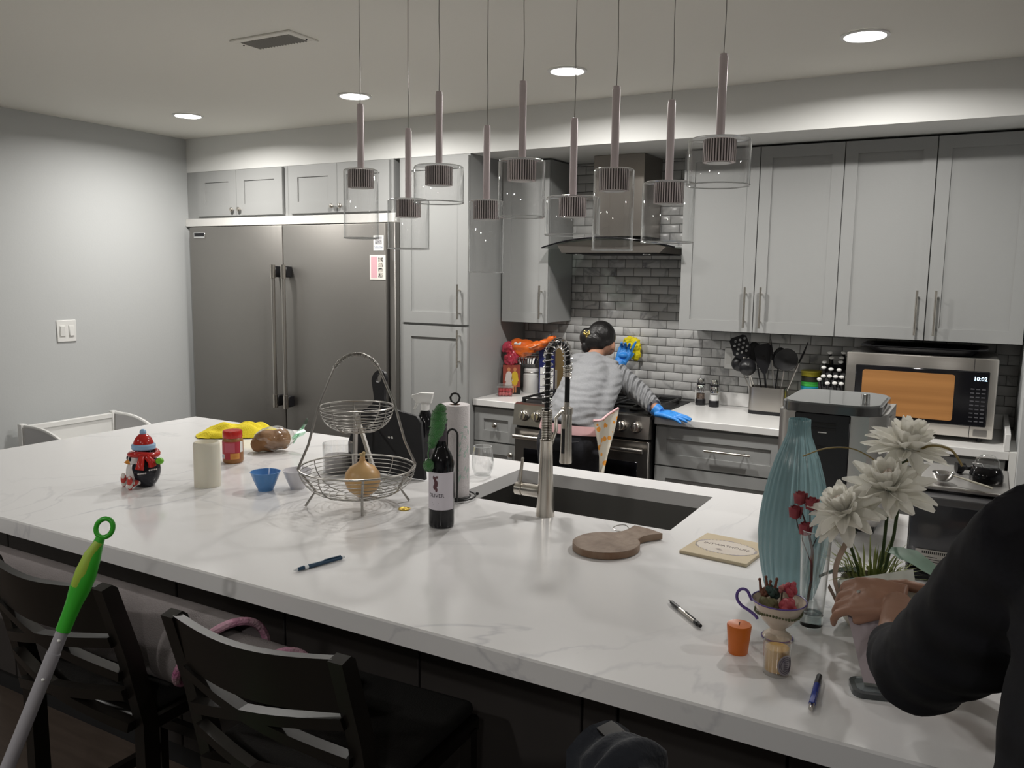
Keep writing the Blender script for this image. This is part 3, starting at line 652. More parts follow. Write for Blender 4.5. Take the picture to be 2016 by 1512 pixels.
# yellow cloth
ycl = mat('yellow_cloth', (.72, .58, .02), .9, bump=(220, .4))
def heap(cx, cy, rx, ry, h, seed, rot):
    c, s_ = math.cos(rot), math.sin(rot)
    def fn(u, v):
        x, y = (u-.5)*2, (v-.5)*2; q = max(abs(x), abs(y)); k = q/(math.hypot(x, y)+1e-6) if q > 0 else 1
        X, Y = x*(.55+.45*k)*rx, y*(.55+.45*k)*ry
        z = h*max(0, 1-q**2.2)*(.55+.45*mnoise.noise(Vector((x*2.3+seed, y*2.6, seed)))) + .006*(1+mnoise.noise(Vector((x*5, y*5+seed, 1))))*(1-q*.6)+.001
        return (cx+X*c-Y*s_, cy+X*s_+Y*c, z)
    return fn
S(MB().sheet(heap(0, 0, .19, .10, .085, 3.1, 0), 30, 24, (0, 0, .002)), 'cleaning_cloth', ycl, 'crumpled yellow cleaning cloth behind the peanut butter jar', 'cloth', (2.165, -2.235, IZ), math.radians(38))
# bag of bread rolls
brd = mat('bread', (.30, .16, .07), .75, noise=(16, .6, (.20, .10, .045)), bump=(60, .4))
t = T('bread_bag', 'clear bag of brown bread beside the peanut butter jar', 'bread bag', (2.545, -2.425, IZ), math.radians(35))
PR(MB().ball((0, 0, .046), (.062, .05, .046), 14, 10).ball((.045, .01, .050), (.05, .046, .045), 14, 10).ball((-.035, -.01, .036), (.038, .04, .034), 12, 8), 'bread', brd, t, .005, 3, disp=((28, 28, 28), .006))
def film(u, v):
    a = 2*PI*u; r = math.sin(PI*(.04+.92*v))**.6; n = mnoise.noise(Vector((math.cos(a)*2.2, math.sin(a)*2.2, v*5)))
    return (-.055+.165*v+.01*n, (.058+.016*n)*r*math.cos(a), .058+(.050+.014*n)*r*math.sin(a))
P(MB().sheet(film, 26, 12), 'clear_film', 'film', t)
P(MB().sheet(lambda u, v: (.105+.05*u+.008*math.sin(9*v), -.03+.06*v, .055+.055*u*(.4+v)+.006*math.sin(14*v)), 8, 10, (.001, 0, .001)), 'film_end', thin_glass('green_film', (.80, .95, .86), .1), t, 'greenish gathered film end')
P(MB().tube([(.10, .02, .03), (.128, .024, .075), (.148, .02, .105)], .0035, 6), 'twist_tie', mat('tie', (.45, .75, .60), .5), t)
# small bowls
for lab, loc, m, r in (('small blue ceramic bowl left of the white one', (3.005, -2.885, IZ), mat('bowl_blue', (.10, .26, .55), .15), .0505), ('small white ceramic bowl beside the blue bowl', (3.078, -2.805, IZ), mat('bowl_white', (.66, .65, .68), .15), .050)):
    t = T('bowl', lab, 'bowl', loc, 0, 'small ceramic bowls')
    P(MB().lathe([(.026, 0), (.0265, .006), (.030, .012), (.040, .036), (r-.001, .062), (r+.001, .066), (r-.002, .066), (.038, .040), (.028, .018), (0, .013)], 32, cap1=False, ribs=(16, .012)), 'body', m, t)
# two-tier wire basket
t = T('wire_basket', 'two-tier round wire fruit basket with a coiled arch handle', 'basket', (3.390, -2.853, IZ), math.radians(45))
def ring(z, r, n=48): return [(r*math.cos(2*PI*k/n), r*math.sin(2*PI*k/n), z) for k in range(n)]
def wire_bowl(parent, zt, zb, R, r0, nr, frame_r):
    P(MB().tube(ring(zt, R), .0032, 8, closed=True), 'rim', 'wire_steel', parent)
    prof = lambda q: (r0+(R-r0)*math.sin(q*PI/2)**.85, zb+(zt-zb)*(1-math.cos(q*PI/2)))
    mb = MB()
    for k in range(nr): rr, z = prof(k/nr); mb.tube(ring(z, rr, 36), .0013, 5, closed=True)
    P(mb, 'wire_rings', 'wire_steel', parent, kind='stuff')
    for k in range(8):
        a = 2*PI*k/8; P(MB().tube([(prof(q)[0]*math.cos(a), prof(q)[0]*math.sin(a), prof(q)[1]-.001) for q in [i/8 for i in range(9)]], .0018, 6), 'rib', 'wire_steel', parent)
wire_bowl(t, .125, .032, .187, .045, 11, 0); wire_bowl(t, .325, .245, .118, .03, 10, 0)
R1, R2 = .190, .121
fr = [(-R1, 0, .125), (-R1+.035, 0, .205), (-R2-.002, 0, .325), (-.082, 0, .425), (-.070, 0, .452), (-.045, 0, .480), (-.015, 0, .494), (.015, 0, .494), (.045, 0, .480), (.070, 0, .452), (.082, 0, .425), (R2+.002, 0, .325), (R1-.035, 0, .205), (R1, 0, .125)]
P(MB().tube(fr[:4]+cr(fr[4:10], 4)+fr[10:], .0042, 10), 'handle_frame', 'wire_steel', t)
def simple_helix(path, r, turns, n=10):
    P3 = [Vector(p) for p in path]; out = []
    for i in range(turns*n+1):
        s_ = i/(turns*n)*(len(P3)-1); k = min(int(s_), len(P3)-2); q = s_-k; p = P3[k].lerp(P3[k+1], q); tg = (P3[k+1]-P3[k]).normalized(); side = Vector((0, 1, 0)); up = tg.cross(side); a = 2*PI*i/n
        out.append(p+side*r*math.cos(a)+up*r*math.sin(a))
    return out
P(MB().tube(simple_helix([p for p in fr[4:10]], .006, 34), .0016, 5), 'handle_coil', 'wire_steel', t)
for q in ([(-R1, 0, .125), (-.135, 0, .052), (-.168, 0, .003)], [(R1, 0, .125), (.135, 0, .052), (.168, 0, .003)], [(0, -R1+.003, .125), (0, -.150, .060), (0, -.150, .003)], [(0, R1-.003, .125), (0, .150, .060), (0, .150, .003)]):
    P(MB().tube(q, .0042, 10), 'leg', 'wire_steel', t)
# onion in the lower tier
on = mat('onion_skin', (.56, .30, .11), .35, noise=(5, .7, (.68, .46, .22), (3, 3, .4)))
t = T('onion', 'large yellow onion in the lower tier of the wire basket', 'onion', (3.433, -2.880, IZ+.038))
P(MB().lathe([(.0, .0), (.020, .002), (.046, .022), (.058, .050), (.055, .078), (.040, .098), (.020, .109), (.010, .118), (.008, .130), (.003, .138), (0, .139)], 28, cap1=False), 'bulb', on, t)
P(MB().lathe([(.009, .118), (.007, .132), (.010, .141), (.004, .139)], 10).lathe([(.004, .13), (.006, .145), (.002, .148)], 8, (.003, .003, 0)), 'stem_tip', mat('onion_tip', (.55, .42, .22), .7), t)
# glass candle behind the basket
t = T('glass_candle', 'clear glass jar candle with dark wax behind the wire basket', 'candle', (3.035, -2.545, IZ))
P(MB().lathe([(.054, 0), (.056, .004), (.057, .112), (.0545, .114), (.054, .112), (.053, .008), (0, .006)], 32, cap1=False), 'glass', 'glass', t)
P(MB().lathe([(.050, .009), (.052, .012), (.052, .062), (.050, .066), (0, .064)], 28, cap1=False), 'wax', mat('grey_wax', (.16, .145, .14), .45), t); P(MB().tube([(0, 0, .064), (0, .001, .074)], .0012, 6), 'wick', 'black_matte', t)
# black cutting board on a stand
t = T('cutting_board', 'large black paddle cutting board with a holed handle leaning on a pale stand', 'cutting board', (0, 0, 0))
hx, hz_ = 3.128, 1.268; outer = [(3.165, 1.20), (3.178, 1.172), (3.235, 1.160), (3.325, 1.148), (3.348, 1.125), (3.398, .925), (3.040, .925), (3.020, 1.02), (3.045, 1.135), (3.085, 1.155), (3.112, 1.175), (3.118, 1.195)]
hp = [(hx+.034*math.cos(a), hz_+.036*math.sin(a)) for a in [math.radians(205-i*230/14) for i in range(15)]]
inner = [(hx-.002+.014*math.cos(2*PI*k/14), hz_+.004+.017*math.sin(2*PI*k/14)) for k in range(14)]
tilt = lambda z: -2.49+(z-.92)*.22
bm = bmesh.new(); ov = [bm.verts.new((x, 0, z)) for x, z in outer+hp]; iv = [bm.verts.new((x, 0, z)) for x, z in inner]
eds = [bm.edges.new((ov[i], ov[(i+1) % len(ov)])) for i in range(len(ov))]+[bm.edges.new((iv[i], iv[(i+1) % 14])) for i in range(14)]
bmesh.ops.triangle_fill(bm, edges=eds, use_beauty=True); geo = bmesh.ops.extrude_face_region(bm, geom=bm.faces[:])['geom']
for v_ in geo:
    if isinstance(v_, bmesh.types.BMVert): v_.co.y += .014
bm.verts.index_update(); mb = MB().add([(v_.co.x, v_.co.y+tilt(v_.co.z), v_.co.z) for v_ in bm.verts], [[v_.index for v_ in f.verts] for f in bm.faces]); bm.free()
P(mb, 'board', 'black_plastic', t)
for x in (3.213, 3.227): P(MB().ball((x, tilt(1.06)-.001, 1.06), (.0055, .002, .0055), 10, 6), 'rivet', 'chrome', t)
t = T('board_stand', 'pale folding stand strut behind the wire basket', 'stand', (0, 0, 0))
P(MB().tube([(3.075, -2.49, 1.155), (3.36, -2.70, .93)], .009, 4, flat=.5), 'strut', 'steel', t); P(MB().tube([(3.095, -2.51, 1.155), (3.125, -2.555, .93)], .009, 4, flat=.5), 'strut', 'steel', t)
P(MB().box((3.362, -2.702, .926), (.03, .02, .012), .003), 'foot', 'white_plastic', t); P(MB().box((3.125, -2.557, .926), (.03, .02, .012), .003), 'foot', 'white_plastic', t)
t = T('plastic_bin', 'white plastic bin standing behind the black cutting board', 'bin', (0, 0, 0))
P(MB().prism([(3.015, 1.062), (3.140, 1.062), (3.195, .921), (3.04, .921)], -2.235, -2.20, 'y'), 'side', 'white_plastic', t); P(MB().b2((3.005, -2.245, 1.056), (3.148, -2.19, 1.070), .003), 'rim', 'white_plastic', t)
# spray bottle
t = T('spray_bottle', 'dark spray bottle with a white trigger head behind the wine bottle', 'spray bottle', (3.155, -2.145, IZ), math.radians(200))
P(MB().lathe([(.036, 0), (.039, .005), (.039, .12), (.034, .16), (.020, .190), (.014, .2)], 24), 'body', 'black_gloss', t)
hd = MB().lathe([(.017, .196), (.018, .200), (.018, .222), (.014, .226)], 18); hd.prism([(-.026, .226), (.034, .226), (.050, .245), (.050, .258), (.020, .268), (-.036, .268), (-.030, .245)], -.011, .011, 'y')
P(hd, 'trigger_head', 'white_plastic', t); P(MB().tube([(.030, 0, .240), (.036, 0, .215), (.045, 0, .198)], .006, 8), 'trigger', 'white_plastic', t); P(MB().b2((.049, -.005, .247), (.056, .005, .258), .001), 'nozzle', 'white_plastic', t)
# wine bottle
t = T('wine_bottle', 'dark wine bottle with a white label', 'wine bottle', (3.757, -2.905, IZ), math.radians(-62))
P(MB().lathe([(.030, .004), (.033, 0), (.0375, .004), (.0385, .012), (.0385, .185), (.037, .200), (.030, .222), (.019, .240), (.0152, .252), (.0145, .262)], 36), 'glass_body', 'black_gloss', t)
P(MB().lathe([(.0155, .262), (.0155, .305), (.0165, .306), (.0165, .314), (.0145, .316), (0, .316)], 24, cap1=False), 'capsule', mat('capsule', (.10, .085, .10), .4, .5), t)
l = P(wrap(.0389, -1.35, 1.25, .058, .172, 24), 'label', mat('wine_label', (.70, .66, .72), .5), t)
def on_cyl(o, r, a0, z0):
    for v_ in o.data.vertices:
        a = a0+v_.co.x/r; z = v_.co.y; d = r+v_.co.z; v_.co = (d*math.cos(a), d*math.sin(a), z0+z)
tx = text('lettering', 'OLIVER', .016, (0, 0, 0), (0, 0, 0), mat('ink', (.07, .06, .07), .6), l, .0002); on_cyl(tx, .0391, -.35, .102)
vm = MB()
for dx, dy, rx, ry in ((0, .022, .004, .010), (.003, .010, .006, .012), (-.002, .0, .005, .008), (.004, -.008, .004, .007), (-.005, .028, .003, .006), (.006, .030, .003, .004)):
    vm.ball((dx, dy, 0), (rx, ry, .0004), 10, 6)
tx = P(vm, 'label_emblem', mat('plum', (.12, .05, .06), .6), l); on_cyl(tx, .0392, -.40, .128)
ln = MB().box((0, .0, 0), (.022, .0012, .0003)).box((0, -.006, 0), (.016, .001, .0003)); tx = P(ln, 'label_print', mat('print', (.35, .32, .36), .6), l, kind='stuff'); on_cyl(tx, .0391, -.38, .080)
# fuzzy green hat on the bottle
fz = mat('green_fuzz', (.035, .20, .04), .95, sheen=.6, bump=(320, .8), noise=(60, .5, (.06, .28, .06)))
t = T('bottle_hat', 'fuzzy green stocking hat with bobble on the wine bottle', 'bottle hat', (3.753, -2.908, IZ), math.radians(-62))
def fuzzy(mb, nm, n, par, ln=.004):
    rnd = random.Random(n); o = P(mb, nm, fz, par); q = MB()
    me = o.data
    for k in range(n):
        f = me.polygons[rnd.randrange(len(me.polygons))]; c = f.center; d = (f.normal+Vector((rnd.uniform(-.5, .5), rnd.uniform(-.5, .5), rnd.uniform(-.5, .5)))).normalized(); s1 = d.orthogonal().normalized()*.0011; s2 = d.cross(s1)
        q.add([c+s1, c-s1*.5+s2, c-s1*.5-s2, c+d*ln], [(0, 1, 3), (1, 2, 3), (2, 0, 3)])
    P(q, 'fuzz', fz, o, kind='stuff'); return o
PA = lambda r_, z_: (r_, 0, z_)
fuzzy(MB().tube([(.004, -.026, .240), (.002, -.020, .262), (-.001, -.008, .285), (-.003, -.004, .312), (-.002, -.004, .340), (-.002, .0, .352)], [.010, .016, .0245, .0255, .022, .017], 16), 'hat', 900, t)
fuzzy(MB().ball((-.002, .002, .357), (.0155, .0155, .013), 14, 10), 'bobble', 300, t)
P(MB().tube([(.006, -.030, .245), (.016, -.034, .225), (.026, -.030, .205)], .002, 6), 'cord', fz, t)
fuzzy(MB().ball((.028, -.030, .192), .0165, 14, 10), 'pompom', 400, t)
# paper towel on a wire holder
t = T('towel_holder', 'black wire paper towel holder with coiled base', 'towel holder', (3.617, -2.622, IZ), math.radians(-62))
bl = 'black_iron'
sp = [((.030+.055*k/72)*math.cos(2*PI*k/24), (.030+.055*k/72)*math.sin(2*PI*k/24), .009) for k in range(73)]
P(MB().tube(sp, .0032, 8), 'base_coil', bl, t)
P(MB().tube([(.084, -.016, .010), (.088, -.017, .06), (.088, -.017, .235), (.087, -.0145, .244), (.086, -.009, .251), (.086, 0, .254), (.086, .009, .251), (.087, .0145, .244), (.088, .017, .235), (.088, .017, .06), (.084, .016, .010)], .0036, 10), 'front_arch', bl, t)
P(MB().tube([(0, 0, .009), (0, 0, .325), (0, -.012, .332), (0, -.016, .345), (0, -.010, .357), (0, 0, .360), (0, .010, .357), (0, .016, .345), (0, .012, .332), (0, .002, .325)], .0036, 10), 'centre_post', bl, t)
for a in (0, 2.1, 4.2): P(MB().ball((.086*math.cos(a), .086*math.sin(a), .006), .006, 10, 8), 'foot', bl, t)
pt = mat('paper_towel', (.74, .70, .71), .95, bump=(240, .35))
t2 = T('paper_towel_roll', 'white paper towel roll with pale green leaf print', 'paper towel', (3.617, -2.622, IZ+.0125), math.radians(-62))
P(MB().lathe([(.018, .001), (.0485, .0), (.050, .002), (.050, .308), (.0485, .310), (.018, .309), (.018, .001)], 36, cap0=False, cap1=False), 'roll', pt, t2)
P(MB().lathe([(.019, .307), (.015, .3085), (.015, .300)], 20, cap0=False, cap1=False), 'core', mat('card', (.30, .20, .14), .9), t2)
lf = MB(); rnd = random.Random(4)
for k in range(26):
    a, z = rnd.uniform(.25, 1.25), rnd.uniform(.05, .26); th = rnd.uniform(0, PI)
    for m_ in range(1): lf.add([(a*.0502+.007*math.cos(th), z+.012*math.sin(th), 0), (a*.0502-.003*math.sin(th), z+.004*math.cos(th), 0), (a*.0502-.007*math.cos(th), z-.012*math.sin(th), 0), (a*.0502+.003*math.sin(th), z-.004*math.cos(th), 0)], [(0, 1, 2, 3)])
o = P(lf, 'leaf_print', mat('leaf_print', (.47, .60, .54), .95), t2, kind='stuff'); on_cyl(o, .0503, 0, 0)
# stemless glass
t = T('wine_glass', 'stemless clear wine glass near the far edge of the island', 'glass', (3.530, -2.300, IZ))
P(MB().lathe([(.022, .001), (.030, .004), (.040, .030), (.042, .055), (.038, .090), (.034, .114), (.033, .114), (.037, .089), (.0405, .055), (.038, .032), (.027, .010), (0, .008)], 32, cap1=False), 'bowl', 'glass', t); P(MB().tube(ring(.114, .0335, 32), .001, 6, closed=True), 'rim', 'glass_edge', t)
# coin
S(MB().lathe([(.0175, 0), (.0195, .001), (.0195, .003), (.0175, .004), (.016, .0033), (0, .0033)], 28, cap1=False), 'chocolate_coin', mat('gold', (.55, .38, .06), .3, 1.0, bump=(120, .5)), 'round gold chocolate coin beside the wire basket', 'coin', (3.556, -2.822, IZ))
# pens
def pen(name, label, a, b, spec, loc_z=IZ):
    a, b = Vector(a), Vector(b); L = (b-a).length; ang = math.atan2(b.y-a.y, b.x-a.x); t = T(name, label, 'pen', (a.x, a.y, loc_z), ang)
    for nm, s0, s1, r0, r1, m in spec: P(MB().tube([(L*s0, 0, .0062), (L*(s0+s1)/2, 0, .0062), (L*s1, 0, .0062)], [r0, (r0+r1)/2, r1], 14), nm, m, t)
    return t
navy = mat('pen_navy', (.012, .05, .10), .3); clearp = mat('pen_clear', (.75, .78, .80), .15)
t = pen('pen', 'dark blue ballpoint pen lying alone on the counter', (3.668, -3.434), (3.708, -3.288), [('tip', 0, .07, .001, .0045, clearp), ('grip', .07, .2, .0045, .0058, navy), ('collar', .2, .27, .0060, .0060, clearp), ('barrel', .27, .94, .0060, .0050, navy), ('end_cap', .94, 1, .0042, .0038, clearp)])
P(MB().box((.115, .0, .0128), (.05, .004, .0016), .0004), 'clip', navy, t)
t = pen('pen', 'black and silver stylus pen near the orange candle', (4.546, -3.121), (4.655, -3.227), [('tip', 0, .1, .0008, .004, 'chrome'), ('grip', .1, .36, .0046, .0050, 'black_plastic'), ('barrel', .36, .84, .0049, .0049, 'steel'), ('band', .84, .92, .0053, .0053, 'black_plastic'), ('stylus_tip', .92, 1, .0046, .004, 'black_matte')])
P(MB().box((.105, 0, .0118), (.045, .0035, .0014), .0004), 'clip', 'black_plastic', t)
bl2 = mat('pen_blue', (.015, .04, .30), .25)
t = pen('pen', 'blue ballpoint pen at the near edge of the island', (4.918, -3.325), (4.927, -3.470), [('tip', 0, .06, .0012, .004, 'black_plastic'), ('grip', .06, .34, .0052, .0062, 'black_plastic'), ('barrel', .34, .86, .0062, .0058, bl2), ('end_cap', .86, 1, .0050, .0038, 'steel')])
P(MB().box((.112, 0, .0128), (.045, .008, .002), .0006), 'clip', bl2, t)
# round wood board and plaque
wd = mat('old_wood', (.17, .085, .040), .55, noise=(9, .5, (.30, .22, .16), (1, 3, 1)), bump=(30, .2))
t = T('wood_board', 'round paddle-shaped dark wood board with a wire hanger', 'wood board', (4.268, -2.842, IZ), math.radians(72))
pts = [(.098*math.cos(a), .090*math.sin(a)) for a in [math.radians(28+i*304/30) for i in range(31)]]+[(.120, -.034), (.150, -.040), (.186, -.052), (.192, 0), (.186, .050), (.150, .040), (.120, .036)]
bm = MB().prism(pts, .002, .020, 'z'); P(bm, 'board', wd, t, angle=30)
P(MB().prism([(x*.985, y*.985) for x, y in pts], .0199, .0208, 'z'), 'worn_top', mat('worn', (.15, .095, .06), .6, noise=(26, .4, (.25, .185, .135)), bump=(50, .3)), t)
P(MB().tube(cr([(.15, .040, .016), (.155, .060, .024), (.14, .078, .022), (.115, .075, .020), (.108, .058, .018), (.12, .040, .016)]), .0014, 6), 'wire_hanger', 'wire_steel', t)
pc = [(4.464, -2.766), (4.461, -2.570), (4.643, -2.585), (4.663, -2.789)]
cx, cy = sum(p[0] for p in pc)/4, sum(p[1] for p in pc)/4; a0 = math.radians(-5.5)
t = T('wood_plaque', 'pale wooden plaque with an oval printed emblem', 'plaque', (cx, cy, IZ), a0)
P(MB().box((0, 0, .0045), (.190, .198, .009), .0012), 'board', mat('plaque_wood', (.50, .40, .25), .5, noise=(7, .6, (.58, .50, .36))), t)
P(MB().lathe([(0, .0), (1, 0)], 40).box((0, 0, -9), (0, 0, 0)) if False else MB().add([(.082*math.cos(2*PI*k/40), .056*math.sin(2*PI*k/40), .00925) for k in range(40)], [tuple(range(40))]), 'oval_print', mat('plaque_oval', (.66, .61, .54), .5, noise=(18, .5, (.60, .53, .46))), t)
bd = MB()
for k in range(44):
    a = 2*PI*k/44; bd.ball((.084*math.cos(a), .058*math.sin(a), .0093), (.006+.003*math.sin(5*a), .0022+.0015*math.cos(7*a), .0003), 6, 4, rot=Euler((0, 0, a+1.2)))
P(bd, 'oval_border', mat('plaque_ink', (.32, .29, .30), .6), t, kind='stuff')
ink = mat('plaque_letters', (.12, .085, .08), .6)
tx = text('lettering', 'INTWATHOUSE', .020, (0, .006, .0094), (0, 0, 0), ink, t, .0002, sx=.92)
for v_ in tx.data.vertices: v_.co.y += -.00002+(.0045-.9*v_.co.x**2)
P(MB().ball((0, 0, 0), (.008, .0035, .0003), 10, 4, rot=Euler((0, 0, .6))).ball((.006, -.006, 0), (.009, .002, .0003), 10, 4), 'bird_print', ink, t).location = (-.012, -.024, .0094)
# blue ribbed vase
t = T('blue_vase', 'tall ribbed teal glass bottle vase with a narrow neck', 'vase', (4.780, -2.918, IZ))
P(MB().lathe([(.050, 0), (.055, .004), (.062, .03), (.070, .065), (.0775, .11), (.0800, .15), (.0785, .19), (.073, .235), (.063, .285), (.049, .335), (.0355, .370), (.0275, .392), (.0250, .41), (.0250, .428), (.0235, .429), (.0230, .41)], 224, ribs=(28, .018), cap1=False), 'body', 'teal_glass', t, angle=80)
# clear bud vase with dried roses
t = T('bud_vase', 'narrow clear glass bud vase holding dried roses', 'vase', (4.857, -3.075, IZ))
P(MB().lathe([(.0245, .026), (.0265, .05), (.0335, .215), (.0325, .215), (.0253, .05), (.0230, .028), (0, .027)], 32, cap0=False, cap1=False), 'glass', 'glass', t)
P(MB().lathe([(.0235, 0), (.0245, .002), (.0245, .024), (.022, .027), (0, .027)], 32, cap1=False), 'glass_base', 'solid_glass', t, 'thick clear glass base')
P(MB().tube([(.0335*math.cos(2*PI*k/32), .0335*math.sin(2*PI*k/32), .215) for k in range(32)], .001, 6, closed=True), 'rim', 'glass_edge', t)
rose = mat('dried_rose', (.22, .025, .045), .75, noise=(40, .5, (.34, .08, .08))); twig = mat('twig', (.055, .030, .025), .8)
t = T('dried_roses', 'sprig of four dried dark pink roses in the clear bud vase', 'dried roses', (4.847, -3.080, IZ))
P(MB().tube([(-.002, .002, .030), (.006, 0, .10), (.004, 0, .17), (-.004, 0, .20), (-.016, 0, .235), (-.024, 0, .255)], [.0028, .003, .0032, .0024, .0018, .0012], 8).tube([(.003, 0, .14), (-.012, 0, .175), (-.028, 0, .215), (-.036, 0, .245)], .0012, 6).tube([(.004, 0, .175), (.012, .003, .20), (.022, .004, .215)], .001, 6).tube([(-.002, 0, .195), (-.006, .003, .255)], .0014, 6), 'stem', twig, t)
for c in ((-.036, 0, .250), (-.028, .004, .282), (-.004, .006, .272), (-.012, -.006, .218)):
    q = MB()
    for k in range(9):
        a = k*2.4; rr = .004+.0011*k
        q.sheet(lambda u, v, a=a, rr=rr: (c[0]+rr*math.cos(a+(u-.5)*1.7)*(1+.25*v), c[1]+rr*math.sin(a+(u-.5)*1.7)*(1+.25*v), c[2]-.012+.026*v-.0006*k*v-.006*abs(u-.5)), 4, 3, (.0003, 0, .0006))
    q.ball((c[0], c[1], c[2]-.010), (.010, .010, .007), 10, 6); P(q, 'rose', rose, t)
# teacup planter with potpourri
cm = mat('cup_cream', (.64, .56, .46), .22); pl = mat('cup_purple', (.10, .06, .26), .3)
t = T('teacup', 'cream footed teacup with purple handle and rim holding dried flowers', 'teacup', (4.808, -3.185, IZ), math.radians(-5))
P(MB().lathe([(.030, 0), (.0315, .003), (.028, .008), (.017, .016), (.0155, .022), (.026, .032), (.040, .048), (.048, .066), (.055, .080), (.0565, .083), (.054, .083), (.046, .064), (.034, .046), (.018, .036), (0, .034)], 40, cap1=False), 'cup', cm, t)
P(MB().tube(ring(.0832, .0555, 40), .0016, 8, closed=True), 'rim', pl, t, 'purple painted rim'); P(MB().tube(ring(.003, .0318, 36), .0014, 8, closed=True), 'foot_rim', pl, t)
P(MB().tube(cr([(-.052, 0, .076), (-.058, 0, .070), (-.062, 0, .076), (-.070, 0, .088), (-.082, 0, .088), (-.090, 0, .078), (-.090, 0, .064), (-.080, 0, .052), (-.062, 0, .044), (-.048, 0, .036), (-.044, 0, .030)]), .0033, 10), 'handle', pl, t, 'purple curled handle')
gl = MB(); rnd = random.Random(3)
for k in range(46): a = 2*PI*k/46; gl.ball((.0475*math.cos(a), .0475*math.sin(a), .060+.003*math.sin(3*a)), (.0028, .0028, rnd.uniform(.002, .0036)), 6, 4)
P(gl, 'leaf_garland', mat('garland', (.10, .11, .05), .6), t, kind='stuff')
pg, pr_, pb_ = mat('pot_green', (.03, .06, .05), .7), mat('pot_red', (.34, .03, .05), .55, noise=(60, .5, (.48, .10, .12))), mat('pot_brown', (.16, .06, .035), .7)
for i, (nm, lab, x, y, z, r, m) in enumerate((('dried_rose', 'red dried rose standing highest in the teacup', .020, .006, .108, .016, pr_), ('dried_rose', 'red dried rose low at the right of the teacup', .020, -.016, .078, .019, pr_), ('dried_leaf_cluster', 'dark green dried leaf cluster in the teacup', -.018, .004, .098, .017, pg), ('dried_rose', 'small pink dried bud between the taller teacup flowers', .003, .010, .105, .009, mat('pot_pink', (.45, .16, .15), .6)), ('seed_pod', 'brown dried seed pod at the left of the teacup', -.030, .0, .092, .012, pb_), ('dried_leaf', 'olive dried leaf lying inside the teacup', -.018, -.018, .074, .020, mat('pot_olive', (.13, .12, .06), .8)))):
    t = T(nm, lab, 'dried flower', (4.808+x, -3.185+y, IZ+z-r))
    q = MB(); rnd = random.Random(i)
    for k in range(12):
        a = k*2.4; q.ball((r*.55*math.cos(a)*rnd.uniform(.4, 1), r*.55*math.sin(a)*rnd.uniform(.4, 1), r+r*.5*rnd.uniform(-1, 1)), (r*.62, r*.40, r*.55), 8, 6, rot=Euler((rnd.uniform(0, 3), rnd.uniform(0, 3), a)))
    P(q, 'petals', m, t, kind='stuff')
    if nm != 'dried_leaf': P(MB().tube([(0, 0, r), (0, 0, -max(.0, z-.075)+r*.2)], .0018, 6), 'stem', twig, t)
    if nm in ('seed_pod', 'dried_leaf_cluster'):
        for dx in (-.008, .006): P(MB().tube([(dx, 0, r), (dx*1.6, .002, r+.026)], [.004, .0022], 8).ball((dx*1.6, .002, r+.027), .0035, 8, 6), 'bud', pb_, t)
# orange votive and glass candle
t = T('votive_candle', 'small tapered orange candle', 'candle', (4.755, -3.300, IZ))
P(MB().lathe([(.0185, 0), (.0195, .002), (.0245, .058), (.0235, .0605), (.021, .0600), (0, .0585)], 32, cap1=False), 'wax', mat('orange_wax', (.58, .14, .015), .35, sss=.12), t); P(MB().tube([(0, 0, .0585), (.001, 0, .065)], .0009, 6), 'wick', 'black_matte', t)
t = T('glass_candle', 'small glass votive of cream wax with a grey oval label', 'candle', (4.842, -3.352, IZ))
P(MB().lathe([(.0225, 0), (.0245, .002), (.0262, .066), (.0248, .067), (.0240, .062), (.0228, .009), (0, .007)], 32, cap1=False), 'glass', 'glass', t)
P(MB().lathe([(.0222, .009), (.0236, .052), (.022, .0535), (0, .053)], 28, cap1=False), 'wax', mat('amber_wax', (.52, .32, .10), .4, sss=.15), t)
lb = MB().add([(.017*math.cos(2*PI*k/28), .0205*math.sin(2*PI*k/28), 0) for k in range(28)], [tuple(range(28))])
lb2 = MB(); 
for rr in (.8, .62):
    lb2.tube([(.017*rr*math.cos(2*PI*k/28), .0205*rr*math.sin(2*PI*k/28), .0003) for k in range(28)], .0006, 4, closed=True)
for k in range(5): lb2.box((0, -.008+.004*k, .0003), (.010, .0016, .0004))
o = P(lb, 'label', mat('oval_label', (.36, .33, .35), .5), t); on_cyl(o, .0262, math.radians(-38), .027)
o2 = P(lb2, 'label_print', mat('oval_ink', (.10, .08, .10), .6), t, kind='stuff'); on_cyl(o2, .0263, math.radians(-38), .027)
# ================================================================== appliances at the right end of the island
t = T('bread_maker', 'brushed steel kitchen machine with black vented back panel behind the teal vase', 'kitchen machine', (0, 0, 0))
bx0, bx1, by0, by1, bt = 4.600, 4.905, -2.295, -1.98, 1.272
MT['steel_soft'] = mat('steel_soft', (.50, .485, .465), .34, 1.0)
pts = [(bx0, by1+.03), (bx0, by0+.03), (bx0+.03, by0), (4.862, by0), (4.895, by0+.04), (bx1, by0+.10), (bx1, by1+.03), (bx1-.03, by1), (bx0+.03, by1)]
P(MB().prism(pts, .932, bt, 'z'), 'body', 'steel_soft', t, angle=50)
P(MB().b2((4.652, by0-.004, .95), (4.812, by0+.004, 1.271), .003), 'back_panel', 'black_plastic', t)
for z, x0, x1 in ((1.240, 4.700, 4.772), (1.225, 4.700, 4.772), (1.168, 4.712, 4.750)): P(MB().b2((x0, by0-.006, z-.0035), (x1, by0-.002, z+.0035)), 'vent_slot', 'black_gap', t)
P(MB().b2((4.722, by0-.006, 1.212), (4.747, by0-.003, 1.215)), 'rating_mark', 'white_plastic', t)
